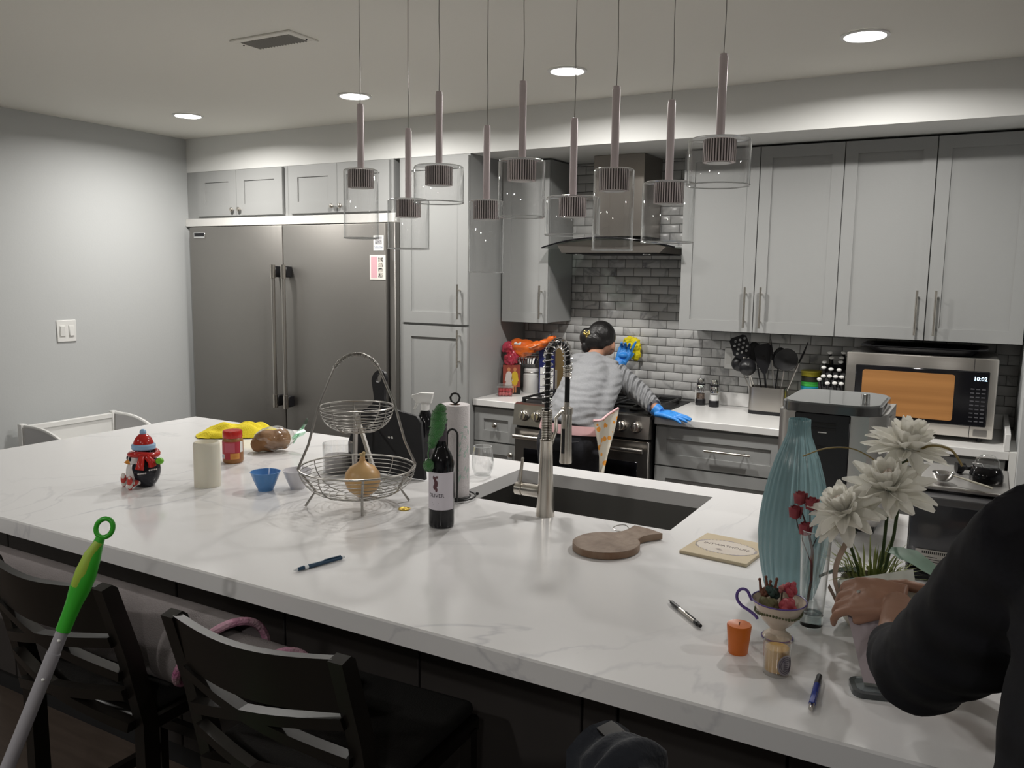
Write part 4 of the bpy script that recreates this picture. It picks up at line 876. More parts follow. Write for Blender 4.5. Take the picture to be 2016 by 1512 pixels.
P(MB().b2((bx1-.004, by0+.12, 1.10), (bx1+.004, by1-.05, 1.26), .004), 'side_window', 'steel_soft', t)
P(MB().b2((bx0+.01, by0+.01, .92), (bx1-.01, by1-.01, .933)), 'foot_plate', 'black_plastic', t)
lid = [(bx0+.012+.028*(1-math.cos(a)) if False else 0, 0) for a in (0,)]
def rrect(x0, y0, x1, y1, r, n=6):
    out = []
    for cx_, cy_, a0_ in ((x1-r, y0+r, -PI/2), (x1-r, y1-r, 0), (x0+r, y1-r, PI/2), (x0+r, y0+r, PI)):
        out += [(cx_+r*math.cos(a0_+PI/2*i/n), cy_+r*math.sin(a0_+PI/2*i/n)) for i in range(n+1)]
    return out
P(MB().prism(rrect(bx0+.005, by0-.012, bx1-.012, by1+.03, .07), 1.273, 1.298, 'z'), 'lid_rim', mat('lid_rim', (.10, .10, .10), .14, .5, coat=.6), t, angle=50)
P(MB().prism(rrect(bx0+.012, by0-.005, bx1-.02, by1+.02, .066), 1.2975, 1.303, 'z'), 'lid_glass', mat('smoke_lid', (.20, .21, .21), .12, coat=.5), t, 'smoked glass lid', angle=50)
P(MB().lathe([(.013, 1.302), (.0125, 1.329), (.0115, 1.333), (0, 1.333)], 20, (4.842, -2.235, 0), cap1=False), 'lid_knob', 'chrome', t)
# espresso machine with water tank
t = T('espresso_machine', 'black espresso machine with translucent water tank and rating label', 'espresso machine', (0, 0, 0))
ex0, ex1 = 5.000, 5.222
P(MB().b2((ex0+.006, -2.32, .935), (ex1, -2.600, 1.145), .006), 'body', 'black_plastic', t)
P(MB().b2((ex0-.004, -2.30, 1.146), (ex1+.004, -2.602, 1.158), .003), 'cup_tray', 'steel_soft', t, 'steel cup warming tray')
P(MB().b2((ex0+.006, -2.32, .92), (ex1, -2.640, .936)), 'base', 'black_matte', t)
tank = mat('tank', (.045, .045, .052), .18, coat=.3)
tk = P(MB().b2((5.012, -2.602, .962), (5.206, -2.655, 1.128), .006, 2), 'water_tank', tank, t, 'dark translucent water tank')
P(MB().b2((5.012, -2.600, 1.122), (5.206, -2.660, 1.142), .003), 'tank_lid', mat('tank_lid', (.10, .10, .105), .22), tk)
P(MB().b2((5.03, -2.6555, .968), (5.135, -2.6575, 1.006)), 'rating_label', mat('rating', (.48, .45, .42), .5), tk, 'pale rating label')
lb = MB()
for i in range(16): lb.b2((5.045+i*.0045, -2.6574, .996), (5.0475+i*.0045, -2.6580, 1.0025))
for k in range(3): lb.b2((5.045, -2.6574, .975+k*.006), (5.10-.01*k, -2.6579, .9765+k*.006))
P(lb, 'label_print', 'black_matte', tk, kind='stuff')
tray_z = 1.158
t = T('bean_canister', 'small black glossy dome jar with clear lid on the espresso machine', 'jar', (5.172, -2.47, tray_z))
P(MB().lathe([(.038, 0), (.040, .004), (.0395, .018), (.034, .033), (.026, .040)], 32), 'dome', 'black_gloss', t)
P(MB().lathe([(.029, .038), (.030, .044), (.026, .058), (.015, .068), (0, .071)], 28, cap1=False), 'lid', 'glass', t, 'clear domed lid')
P(MB().tube([(-.03, 0, .034), (-.032, -.01, .046), (-.012, -.022, .048), (-.008, -.02, .038)], .002, 6), 'clasp', 'chrome', t)
t = T('measuring_scoop', 'steel coffee scoop with a pale handle on the espresso machine', 'scoop', (5.075, -2.545, tray_z), math.radians(-28))
P(MB().lathe([(0, .004), (.014, .005), (.022, .012), (.026, .024), (.0262, .026), (.024, .024), (.019, .012), (0, .007)], 28, cap1=False), 'bowl', 'chrome', t)
P(MB().tube([(.024, 0, .023), (.055, 0, .020), (.125, 0, .012)], [.003, .0045, .0055], 8, flat=.5), 'handle', mat('scoop_handle', (.55, .52, .42), .4), t)
t = T('coffee_tamper', 'small black coffee tamper lying behind the scoop', 'tamper', (5.10, -2.40, tray_z), math.radians(20))
P(MB().tube([(0, 0, .014), (.018, 0, .014), (.019, 0, .010)], [.0145, .0145, .012], 16), 'base', 'black_plastic', t); P(MB().tube([(.018, 0, .013), (.030, 0, .013), (.044, 0, .014), (.052, 0, .014)], [.006, .005, .009, .004], 12), 'handle', 'black_plastic', t)
# red bag with grey strap at the right edge
t = T('red_bag', 'crumpled red bag beside the espresso machine at the right wall side', 'bag', (5.325, -2.40, IZ+.006))
PR(MB().ball((0, 0, .045), (.065, .09, .048), 14, 10).ball((-.03, -.05, .055), (.04, .06, .05), 12, 8).ball((.02, .04, .06), (.05, .07, .05), 12, 8), 'bag', mat('red_bag', (.50, .06, .04), .45), t, .006, 2, disp=((26, 26, 26), .012))
P(MB().tube([(-.045, -.04, .09), (-.035, -.02, .16), (-.01, .0, .24), (.01, .02, .26)], [.018, .017, .016, .014], 10, flat=.4), 'strap', mat('bag_strap', (.16, .165, .15), .8), t, 'grey-green strap')

# ================================================================== flower arrangement
t = T('flower_arrangement', 'three large white artificial dahlias in a round cream pot with ribbon', 'flower arrangement', (4.968, -3.022, IZ))
crp = mat('cream_pot', (.66, .60, .50), .25)
P(MB().lathe([(.040, 0), (.044, .003), (.062, .03), (.071, .062), (.068, .092), (.060, .108), (.056, .108), (.062, .09), (.060, .05), (0, .04)], 40, cap1=False), 'pot', crp, t)
rib = mat('ribbon', (.40, .27, .19), .55, sheen=.4)
rb = P(MB().sheet(lambda u, v: (-.058-.018*math.sin(PI*u)+.012*v, -.030-.016*v-.006*math.sin(5*u), .055+.135*u), 14, 4, (.0006, .0006, 0)), 'ribbon', rib, t, 'tan ribbon')
P(MB().sheet(lambda u, v: (-.062-.02*math.sin(PI*u), -.025-.022*v, .055+.05*math.sin(2.6*u)-.03*u), 12, 4, (.0006, 0, 0)), 'ribbon_loop', rib, rb)
def translucent(m, amt):
    nt = m.node_tree; b = nt.nodes['Principled BSDF']; o = [n for n in nt.nodes if n.type == 'OUTPUT_MATERIAL'][0]; tr = nt.nodes.new('ShaderNodeBsdfTranslucent'); tr.inputs[0].default_value = b.inputs['Base Color'].default_value
    mx = nt.nodes.new('ShaderNodeMixShader'); mx.inputs[0].default_value = amt; nt.links.new(b.outputs[0], mx.inputs[1]); nt.links.new(tr.outputs[0], mx.inputs[2]); nt.links.new(mx.outputs[0], o.inputs[0]); return m
petal_m = translucent(mat('petal', (.97, .96, .92), .5), .6); petal_in = translucent(mat('petal_inner', (.95, .88, .82), .5), .5)
def petal_mesh(L, W, curl, m, nm):
    def fn(u, v):
        w = W*(math.sin(PI*min(1, .05+.95*u)**1.25)**.7 if u < .995 else .25); y = (v-.5)*w
        return (L*u, y, curl*L*u*u+.35*abs(v-.5)**2*w*2-.004*math.cos(PI*(v-.5)*2)*math.sin(PI*u))
    return MB().sheet(fn, 7, 4, (0, 0, .0006)).mesh(nm, m)
pm_o = [petal_mesh(.086, .036, -.10, petal_m, 'petal'), petal_mesh(.080, .034, -.25, petal_m, 'petal'), petal_mesh(.088, .030, .05, petal_m, 'petal')]
pm_m = petal_mesh(.062, .030, .18, petal_m, 'petal'); pm_i = petal_mesh(.040, .022, .40, petal_in, 'petal')
def dahlia(c, scale, tilt, seed):
    rnd = random.Random(seed); f = T('x', '', ''); f.name = 'flower'
    for k in ('label', 'category'): del f[k]
    f.parent = t; f.location = c; f.rotation_euler = tilt; f.scale = (scale,)*3
    for n, elev, meshes, r0 in ((13, -8, pm_o, .008), (12, 16, pm_o, .008), (11, 36, [pm_m], .006), (9, 58, [pm_m], .005), (7, 72, [pm_i], .003)):
        for k in range(n):
            o = link('petal', rnd.choice(meshes), f); a = 2*PI*k/n+rnd.uniform(-.12, .12); e = math.radians(elev+rnd.uniform(-9, 9))
            o.rotation_euler = Euler((rnd.uniform(-.25, .25), -e, a)); o.location = (r0*math.cos(a), r0*math.sin(a), .004*elev/20)
    P(MB().lathe([(.004, -.06), (.007, -.03), (.020, -.014), (.024, -.006), (0, 0)], 14, cap1=False), 'calyx', stem_g, f)
stem_g = mat('stem_green', (.035, .06, .015), .6)
dahlia((.044, .060, .392), .96, Euler((.05, .18, 0)), 1)
dahlia((.024, -.020, .312), 1.0, Euler((.42, -.10, 0)), 2)
dahlia((-.050, -.085, .266), .88, Euler((.48, -.38, 0)), 3)
for a, b_ in (((.01, .01, .04), (.044, .060, .37)), ((0, -.01, .04), (.022, .0, .28)), ((-.01, -.01, .04), (-.052, -.06, .225))):
    P(MB().tube([a, ((a[0]+b_[0])/2+.008, (a[1]+b_[1])/2, (a[2]+b_[2])/2), b_], .0035, 8), 'stem', stem_g, t)
lfm = mat('leaf_grey_green', (.10, .17, .12), .55, noise=(12, .6, (.20, .30, .24)))
def leafm(L, W, droop, m): return MB().sheet(lambda u, v: (L*u, (v-.5)*W*math.sin(PI*min(1, .08+.92*u)**.8)*(1+.12*math.sin(22*u)), -droop*L*u*u+.25*abs(v-.5)*W), 9, 4, (0, 0, .0006)).mesh('leaf', m)
lf1 = leafm(.125, .075, .55, lfm); lf2 = leafm(.085, .05, .3, mat('leaf_dark', (.02, .045, .02), .5))
for me, loc, rz, ry in ((lf1, (.03, -.01, .175), -.35, -.15), (lf2, (.0, -.03, .115), -2.2, .1), (lf2, (-.03, -.01, .12), 2.9, .1), (lf2, (.03, -.02, .12), -1.2, .1), (lf2, (.01, -.03, .105), -1.7, .25)):
    o = link('leaf', me, t); o.location = loc; o.rotation_euler = (0, ry, rz)
gr = MB(); rnd = random.Random(11)
for k in range(150):
    a = rnd.uniform(0, 2*PI); r1 = rnd.uniform(.05, .12); h = rnd.uniform(.07, .15); c = Vector((.045*math.cos(a)*rnd.random(), .045*math.sin(a)*rnd.random(), .08)); e = Vector((r1*math.cos(a), r1*math.sin(a), h+.03)); s_ = Vector((-math.sin(a), math.cos(a), 0))*.0022; m_ = c.lerp(e, .5)+Vector((0, 0, .02))
    gr.add([c-s_*.5, c+s_*.5, m_+s_, m_-s_, e], [(0, 1, 2, 3), (3, 2, 4)])
P(gr, 'grass_sprays', mat('spray_green', (.13, .17, .035), .6, noise=(9, .5, (.34, .36, .12))), t, kind='stuff')
P(MB().tube(cr([(.02, .05, .34), (-.05, .02, .385), (-.105, -.02, .390), (-.150, -.05, .372)], 8), .0016, 6).tube(cr([(.045, .06, .36), (.085, .04, .405), (.13, .03, .405), (.155, .02, .375)], 8), .0026, 6), 'curly_twig', mat('curly_twig', (.28, .21, .08), .6), t)
S(MB().prism(rrect(-.045, -.035, .045, .035, .02), .0, .010, 'z').prism(rrect(-.036, -.026, .036, .026, .014), .0101, .0108, 'z'), 'glass_dish', mat('dish_glass', (.80, .87, .90), .05, trans=.88, ior=1.3), 'small clear rounded glass dish under the held card', 'dish', (5.018, -3.330, IZ), .3)
S(MB().tube([(.018*math.cos(a), .004*a, .018+.016*math.sin(a)) for a in [2*PI*k/30 for k in range(50)]], .0028, 8), 'cable', 'black_plastic', 'short black looped cable on the counter by the person in black', 'cable', (5.170, -3.285, IZ), .5)

# ================================================================== left back worktop groceries
t = T('berry_box', 'clear plastic clamshell of red berries on left back worktop', 'berry box', (2.545, -.430, IZ), math.radians(30))
P(MB().prism(rrect(-.045, -.034, .045, .034, .01), .0, .055, 'z'), 'tub', thin_glass('tub', (.93, .90, .90)), t); P(MB().prism(rrect(-.050, -.039, .050, .039, .01), .055, .060, 'z').prism(rrect(-.042, -.030, .042, .030, .01), .060, .074, 'z'), 'lid', 'film', t)
bm_ = mat('berry', (.42, .04, .05), .4, noise=(60, .5, (.55, .12, .12)))
bme = MB().ball((0, 0, 0), (.013, .013, .014), 12, 8).mesh('berry', bm_); rnd = random.Random(5)
for i in range(4):
    for j in range(3):
        for k in range(2): o = link('berry', bme, t); o.location = (-.031+i*.0205+rnd.uniform(-.002, .002), -.021+j*.021, .0145+k*.024); o.rotation_euler = (rnd.random(), rnd.random(), 0)
t = T('picture_box', 'red box printed with two standing figures in white and yellow', 'box', (2.530, -.325, IZ), math.radians(32))
rd = mat('box_red', (.33, .075, .045), .45, noise=(5, .8, (.24, .04, .03))); fy, fw, fs = mat('fig_yellow', (.62, .42, .03), .5), mat('fig_white', (.62, .55, .52), .5), mat('fig_skin', (.55, .22, .10), .5)
P(MB().b2((-.055, -.018, 0), (.055, .018, .185), .001), 'box', rd, t)
P(MB().b2((.012, -.0185, 0), (.0555, -.0180, .045)), 'print_shadow', 'black_matte', t)
q = lambda *els: [MB()]
def figure(dx, body, par, s=1.0):
    P(MB().ball((dx, -.0185, .082), (.019*s, .0007, .030), 14, 8).ball((dx, -.0185, .120), (.020*s, .0007, .026), 14, 8).box((dx-.017*s, -.0186, .108), (.008, .001, .05), rot=Euler((0, .2, 0))).box((dx+.017*s, -.0186, .108), (.008, .001, .05), rot=Euler((0, -.2, 0))), 'figure_print', body, par)
    P(MB().ball((dx, -.0185, .158), (.010, .0007, .013), 12, 8).box((dx-.006, -.0185, .035), (.006, .001, .052)).box((dx+.007, -.0185, .035), (.006, .001, .052)), 'skin_print', fs, par)
figure(.020, fy, t); figure(-.018, fw, t)
P(MB().ball((-.018, -.0185, .06), (.022, .0007, .03), 12, 8), 'skirt_print', fw, t)
t = T('canister', 'white lidded canister with wire latch behind the red box', 'canister', (2.600, -.190, IZ))
P(MB().lathe([(.050, 0), (.052, .003), (.052, .118), (.047, .124), (.047, .132)], 28), 'body', 'white_plastic', t); P(MB().lathe([(.049, .130), (.049, .152), (.044, .158), (0, .159)], 28, cap1=False), 'lid', 'white_plastic', t); P(MB().tube([(.0495*math.cos(2*PI*k/28), .0495*math.sin(2*PI*k/28), .133) for k in range(28)], .0022, 6, closed=True).tube([(.05, -.01, .10), (.058, -.012, .12), (.05, -.01, .14)], .002, 6), 'latch', 'wire_steel', t)
t = T('carton', 'small white carton with a navy square beside the canister', 'box', (2.700, -.110, IZ), math.radians(5))
P(MB().b2((-.045, -.045, 0), (.045, .045, .145), .001), 'box', 'white_plastic', t); P(MB().b2((-.002, -.0455, .03), (.035, -.0450, .075)), 'navy_square', mat('navy', (.012, .016, .08), .4), t)
nv = mat('navy_box', (.015, .022, .14), .4)
t = T('tall_box', 'tall navy and white cardboard food box with vertical lettering', 'box', (2.722, -.205, IZ), math.radians(12))
P(MB().b2((-.048, -.020, 0), (.048, .020, .345), .001), 'box', nv, t); P(MB().b2((-.044, -.0206, .298), (.048, -.0200, .344)), 'top_panel', 'white_plastic', t); P(MB().b2((-.040, -.0206, .010), (.048, -.0200, .172)), 'white_panel', 'white_plastic', t)
P(MB().b2((-.022, -.0210, .318), (.012, -.0205, .330)), 'small_print', mat('maroon', (.10, .03, .04), .5), t)
text('lettering', 'LANDIN', .046, (.0, -.0208, .236), (PI/2, -PI/2, 0), 'white_plastic', t, .0003, sx=.62)
for z in (.125, .05, .035): P(MB().b2((-.040, -.0211, z), (.048, -.0205, z+.002)), 'panel_line', nv, t)
S(MB().box((0, 0, .17), (.085, .012, .34), .001), 'kraft_board', mat('kraft', (.30, .21, .09), .7, noise=(4, .6, (.24, .16, .07), (1, 1, .2))), 'tan board standing behind the tall navy box', 'board', (2.742, -.098, IZ), math.radians(4))
t = T('foil_pan', 'fluted foil loaf pan on the red box and canister', 'foil pan', (2.575, -.205, IZ+.187), math.radians(25))
vs = []; n = 60
for z, s_ in ((0, .80), (.042, 1.0)):
    for k in range(n):
        a = 2*PI*k/n; c, s2 = math.cos(a), math.sin(a); q = (abs(c)**6+abs(s2)**6)**(-1/6); w = 1+(.022 if k % 2 else -.022); vs.append((.075*c*q*s_*w, .05*s2*q*s_*w, z))
P(MB().add(vs, [(k, (k+1) % n, n+(k+1) % n, n+k) for k in range(n)]+[tuple(range(n))[::-1]]).tube([(v_[0], v_[1], .042) for v_ in vs[n:]], .0022, 5, closed=True), 'pan', 'chrome', t, angle=10)
org = mat('orange_bag', (.70, .10, .012), .28, noise=(8, .6, (.80, .20, .03)), coat=.3); rbg = mat('red_net', (.36, .02, .03), .25, noise=(16, .5, (.50, .05, .10)), coat=.3)
t = T('orange_bag', 'bright orange plastic produce bag lying on top of the groceries', 'bag', (2.625, -.265, IZ+.238)); t.scale = (1.2, 1.0, 1.2)
PR(MB().ball((-.045, -.01, .045), (.085, .060, .050), 16, 12).tube([(-.02, 0, .05), (.06, -.005, .062), (.13, -.01, .098), (.155, -.01, .108)], [.052, .040, .026, .028], 14, flat=.55), 'bag', org, t, .006, 2, disp=((34, 34, 50), .010))
P(MB().box((-.045, -.060, .072), (.040, .002, .016), rot=Euler((-.7, 0, 0))), 'paper_tag', 'white_plastic', t)
P(MB().tube([(-.03, -.055, .058), (.03, -.052, .052), (.10, -.030, .085)], .003, 6), 'seam', mat('seam', (.75, .35, .22), .25), t)
t = T('red_net_bag', 'crinkled dark red bag hanging over the foil pan corner', 'bag', (2.520, -.32, IZ+.188))
PR(MB().ball((0, 0, .03), (.046, .04, .042), 14, 10).ball((-.022, .02, .100), (.050, .044, .042), 14, 10).ball((.02, 0, .05), (.035, .03, .04), 12, 8), 'bag', rbg, t, .0045, 1, disp=((50, 50, 50), .012))

# ================================================================== right back worktop
def grinder(lab, loc, fill):
    t = T('grinder', lab, 'spice grinder', loc, 0, 'salt and pepper grinders')
    P(MB().lathe([(.028, 0), (.030, .003), (.030, .034), (.0275, .038)], 28), 'base', 'black_plastic', t)
    P(MB().lathe([(.0265, .037), (.0265, .085)], 24, cap0=False, cap1=False), 'glass', 'glass', t)
    P(MB().lathe([(.0245, .037), (.0245, .070 if 'salt' in lab else .078), (0, .072 if 'salt' in lab else .080)], 20, cap1=False), 'spice', fill, t, kind='stuff')
    P(MB().lathe([(.0275, .084), (.0270, .118), (.025, .121)], 28, cap0=False), 'collar', 'chrome', t); P(MB().lathe([(.0258, .121), (.0258, .131)], 24), 'band', 'black_plastic', t); P(MB().lathe([(.0245, .131), (.0225, .156), (.019, .160), (0, .161)], 28, cap1=False), 'cap', 'chrome', t)
grinder('pepper grinder with dark peppercorns, left of the salt', (3.690, -.085, IZ), mat('pepper', (.05, .03, .02), .8, noise=(160, .3, (.14, .09, .06))))
grinder('salt grinder with white salt, right of the pepper', (3.778, -.110, IZ), mat('salt', (.78, .78, .77), .8))
t = T('utensil_holder', 'wide stainless utensil holder with a black base', 'utensil holder', (4.106, -.185, IZ), math.radians(0))
def rr2(w, d, r, n=5): return rrect(-w, -d, w, d, r, n)
oo, ii = rr2(.100, .058, .03), rr2(.0975, .0555, .0285); n = len(oo)
P(MB().add([(x, y, .018) for x, y in oo]+[(x, y, .152) for x, y in oo]+[(x, y, .152) for x, y in ii]+[(x, y, .02) for x, y in ii], [(r*n+k, r*n+(k+1) % n, (r+1)*n+(k+1) % n, (r+1)*n+k) for r in range(3) for k in range(n)]+[tuple(3*n+k for k in range(n))]), 'body', 'steel', t, angle=30)
P(MB().prism(rr2(.1005, .0585, .03), 0, .020, 'z'), 'base', 'black_plastic', t)
HB = Vector((4.106, -.185, IZ+.024))
def utensil(name, lab, base, top, spec):
    """built along its own +z from its foot inside the holder, then leaned from base to top"""
    b_, tp = HB+Vector(base), HB+Vector(top); d = tp-b_; L = d.length
    t = T(name, lab, 'utensil', b_, 0, 'black kitchen utensils in the holder'); zx = d.normalized(); yx = Vector((-.35, .93, 0)); yx = (yx-zx*yx.dot(zx)).normalized(); xx = yx.cross(zx); t.rotation_euler = Matrix((xx, yx, zx)).transposed().to_euler(); spec(t, L); return t
def _d(): pass
def shaft(t, L, h0, m='steel', r=.0048): P(MB().tube([(0, 0, .002), (0, 0, L*h0)], r, 8, flat=.6), 'shaft', m, t)
def flat_head(t, poly, m='black_plastic', th=.003, bend=0): return P(MB().prism(poly, -th, th, 'y'), 'head', m, t)
def spatula_slot(t, L):
    shaft(t, L, .70); w, a, b_ = .052, L-.135, L
    bm = bmesh.new(); outl = [(-.018, a), (.018, a), (w, a+.04), (w*.92, b_-.012), (w*.6, b_), (-w*.6, b_), (-w*.92, b_-.012), (-w, a+.04)]
    ov = [bm.verts.new((x, 0, z)) for x, z in outl]; ed = [bm.edges.new((ov[i], ov[(i+1) % len(ov)])) for i in range(len(ov))]
    for r_ in range(4):
        for c_ in range(-1, 2):
            x, z = c_*.026+(.013 if r_ % 2 else 0)-.004, a+.042+r_*.023
            hv = [bm.verts.new((x+.0075*math.cos(2*PI*k/8), 0, z+.0075*math.sin(2*PI*k/8))) for k in range(8)]; ed += [bm.edges.new((hv[k], hv[(k+1) % 8])) for k in range(8)]
    bmesh.ops.triangle_fill(bm, edges=ed, use_beauty=True)
    for v_ in [g for g in bmesh.ops.extrude_face_region(bm, geom=bm.faces[:])['geom'] if isinstance(g, bmesh.types.BMVert)]: v_.co.y += .004
    bm.verts.index_update(); P(MB().add([v_.co[:] for v_ in bm.verts], [[v_.index for v_ in f.verts] for f in bm.faces]), 'head', 'black_plastic', t); bm.free()
    P(MB().b2((-.009, -.003, L*.62), (.009, .005, a+.012), .002), 'neck', 'steel', t)
def ladle(t, L):
    shaft(t, L, .80); mb = MB(); mb.M = Matrix.Translation((0, -.018, L-.022)) @ Matrix.Rotation(-1.9, 4, 'X')
    mb.lathe([(0, -.038), (.024, -.033), (.042, -.015), (.048, .005), (.045, .005), (.039, -.012), (.020, -.028), (0, -.032)], 24, cap1=False); P(mb, 'bowl', 'black_plastic', t); P(MB().tube([(0, 0, L*.75), (0, .002, L-.02), (0, -.004, L)], .006, 8), 'neck', 'black_plastic', t)
def spoon(t, L):
    shaft(t, L, .66, 'black_plastic'); P(MB().ball((0, 0, L-.060), (.040, .009, .062), 16, 10), 'head', 'black_plastic', t)
def turner(t, L):
    shaft(t, L, .6, 'black_plastic', .007); flat_head(t, [(-.010, L*.55), (.010, L*.55), (.036, L-.11), (.050, L-.015), (.034, L), (-.030, L-.004), (-.046, L-.02), (-.038, L-.11)])
    for x, z in ((-.008, .075), (.006, .068), (-.004, .09), (.010, .086)): P(MB().lathe([(.004, 0), (0, .0002)], 8, cap1=False), 'slot', 'steel', t).location = (x, -.0032, L-z)
def skimmer(t, L):
    shaft(t, L, .62); mb = MB(); mb.M = Matrix.Translation((0, .0, L-.075)) @ Matrix.Rotation(PI/2, 4, 'X'); mb.lathe([(0, -.014), (.034, -.010), (.056, .0), (.063, .007), (.061, .009), (.05, .002), (0, -.009)], 28, cap1=False); P(mb, 'head', 'black_matte', t)
def tongs(t, L): P(MB().tube([(0, 0, .002), (.0, 0, L*.72)], .0058, 8, flat=.5), 'arm', 'steel', t); P(MB().tube([(0, 0, L*.70), (.002, 0, L*.85), (0, 0, L)], [.009, .011, .004], 10, flat=.5), 'tip', 'black_plastic', t)
utensil('slotted_spatula', 'slotted black spatula with round holes, leaning left highest', (-.03, -.005, 0), (-.176, -.055, .405), spatula_slot)
utensil('ladle', 'black ladle at the left rim of the utensil holder', (-.055, -.030, 0), (-.116, -.065, .262), ladle)
utensil('ladle', 'black ladle tilted furthest left, over the outlet plate', (-.060, .015, 0), (-.185, .030, .266), ladle)
utensil('spoon', 'black cooking spoon upright just right of the slotted spatula', (-.02, .02, 0), (-.100, .010, .372), spoon)
utensil('turner', 'black turner with small slots in the middle of the holder', (.0, .005, 0), (-.046, -.02, .368), turner)
utensil('tongs', 'steel tongs with black tip standing upright in the middle', (.045, -.02, 0), (.000, -.015, .398), tongs)
utensil('skimmer', 'round black skimmer at the right of the holder', (.05, -.01, 0), (.098, -.02, .362), skimmer)
utensil('spoon', 'black spoon half hidden behind the round skimmer', (.02, .03, 0), (.050, .025, .348), spoon)
utensil('tongs', 'steel tongs with black tip leaning furthest right', (.055, .01, 0), (.196, .0, .388), tongs)
# stacked containers
for i, (z0, z1, r, c, lab) in enumerate(((0, .128, .052, (.45, .40, .05), 'tall pale yellow round container under the blue one'), (.129, .162, .053, (.02, .30, .42), 'blue round container second from the bottom of the stack'), (.163, .188, .053, (.05, .38, .06), 'green round container above the blue one'), (.189, .218, .0525, (.03, .03, .02), 'black round container under the yellow one'), (.219, .250, .055, (.52, .46, .04), 'yellow round container on top of the stack'))):
    t = T('round_container', lab, 'container', (4.312, -.085, IZ+z0), 0, 'stacked colourful containers'); h = z1-z0; m = mat('tub%d' % i, c, .35)
    P(MB().lathe([(r-.003, 0), (r-.001, .002), (r-.001, h-.008), (r-.002, h-.006)], 28), 'body', m, t); P(MB().lathe([(r, h-.009), (r+.001, h-.002), (r-.002, h), (0, h)], 28, cap1=False), 'lid', m, t)
# knife block with knives
KB = Vector((4.448, -.135, IZ))
t = T('knife_block', 'black knife block crowded with knives left of the microwave', 'knife block', KB)
P(MB().prism([(.09, 0), (-.085, 0), (-.13, .10), (-.02, .270), (.05, .290), (.09, .2)], -.062, .05, 'x'), 'block', 'black_matte', t)
CAPS = [(4.417, -.176, 1.282), (4.486, -.176, 1.286), (4.428, -.192, 1.256), (4.48, -.192, 1.259), (4.395, -.205, 1.233), (4.478, -.205, 1.238), (4.397, -.223, 1.205), (4.435, -.228, 1.199), (4.476, -.231, 1.197), (4.384, -.26, 1.144), (4.402, -.25, 1.161), (4.433, -.25, 1.163), (4.464, -.252, 1.163), (4.494, -.253, 1.163), (4.428, -.272, 1.127), (4.464, -.272, 1.13), (4.497, -.274, 1.13)]
KL = ['at the top left', 'at the top right', 'second from top on the left', 'second from top on the right', 'third row, far left', 'third row, right', 'fourth row, far left', 'fourth row, middle', 'fourth row, right', 'fifth row, leftmost', 'fifth row, second from left', 'fifth row, middle', 'fifth row, second from right', 'fifth row, far right', 'lowest row, left', 'lowest row, middle', 'lowest row, far right']
for (x, y, z), lab in zip(CAPS, KL):
    k = T('knife', 'black-handled knife with pale end cap %s of the knife block' % lab, 'knife', (x, y+.055, z-.075), 0, 'knives in the black block'); k.rotation_euler = (math.radians(36), 0, 0); l = .088
    P(MB().tube([(0, 0, 0), (0, 0, l*.5), (0, 0, l)], [.0095, .011, .0095], 10, flat=.7), 'handle', 'black_plastic', k); P(MB().ball((0, 0, l+.003), (.0135, .010, .009), 12, 8), 'end_cap', 'white_plastic', k)
# microwave
t = T('microwave', 'stainless countertop microwave oven with amber lit window', 'microwave', (0, 0, 0))
mx0, mx1, my, mz0, mz1 = 4.545, 5.205, -.50, .942, 1.318
P(MB().b2((mx0+.004, -.035, mz0+.004), (mx1-.004, my+.03, mz1-.004), .004), 'body', 'steel_soft', t)
P(MB().b2((mx0, my, mz0), (mx1, my+.03, mz1), .008, 2), 'front_frame', 'steel', t)
P(MB().b2((4.592, my-.004, .998), (5.172, my+.002, 1.258), .004), 'front_glass', 'black_gloss', t)
amb = mat('amber_window', (.36, .17, .055), .30, emit=(.75, .36, .13), estr=.11, noise=(4, .45, (.20, .085, .025), (.25, 1, 6)))
P(MB().prism(rrect(4.625, 1.016, 5.030, 1.236, .012, 4), my-.0055, my-.0035, 'y'), 'window', amb, t, 'amber lit oven window')
for x in (5.106,): P(MB().b2((x-.0012, my-.0012, mz0+.002), (x+.0012, my+.001, mz1-.003)), 'panel_seam', 'black_gap', t)
text('lettering', 'BOSCH', .018, (4.862, my-.0012, .972), FX, 'black_plastic', t, .0004)
P(MB().tube([(4.812+.006*math.cos(2*PI*k/20), my-.001, .972+.006*math.sin(2*PI*k/20)) for k in range(20)], .0007, 5, closed=True).b2((4.8085, my-.0018, .9705), (4.8155, my-.0004, .9735)), 'logo_ring', 'black_plastic', t)
text('clock_display', '10:02', .026, (5.135, my-.0058, 1.222), FX, mat('led', (.2, .4, .8), .5, emit=(.55, .8, 1), estr=4), t, .0003)
kp = MB().b2((0, 0, 0), (.016, .0006, .005)).mesh('key', mat('key_grey', (.10, .10, .11), .4))
for r_ in range(9):
    for c_ in range(3): o = link('key', kp, t); o.location = (5.098+c_*.023, my-.0046, 1.020+r_*.019)
P(MB().prism(rrect(5.122, .952, 5.180, .984, .003, 3), my-.003, my+.001, 'y'), 'door_button', 'steel_soft', t)
for x in (4.60, 5.15):
    for y in (-.10, -.45): P(MB().lathe([(.012, .9205), (.012, .943)], 12, (x, y, 0)), 'foot', 'black_plastic', t)
t = T('roasting_tray', 'black flared roasting tray on top of the microwave', 'tray', (4.875, -.265, mz1-.003))
pr_o = lambda s, z, r: [(x, y, z) for x, y in rrect(-.26*s, -.17*s, .26*s, .17*s, r)]
L_ = [pr_o(.84, .002, .05), pr_o(.94, .028, .055), pr_o(1.08, .034, .06), pr_o(1.08, .037, .06), pr_o(.93, .031, .054), pr_o(.82, .006, .05)]; n = len(L_[0])
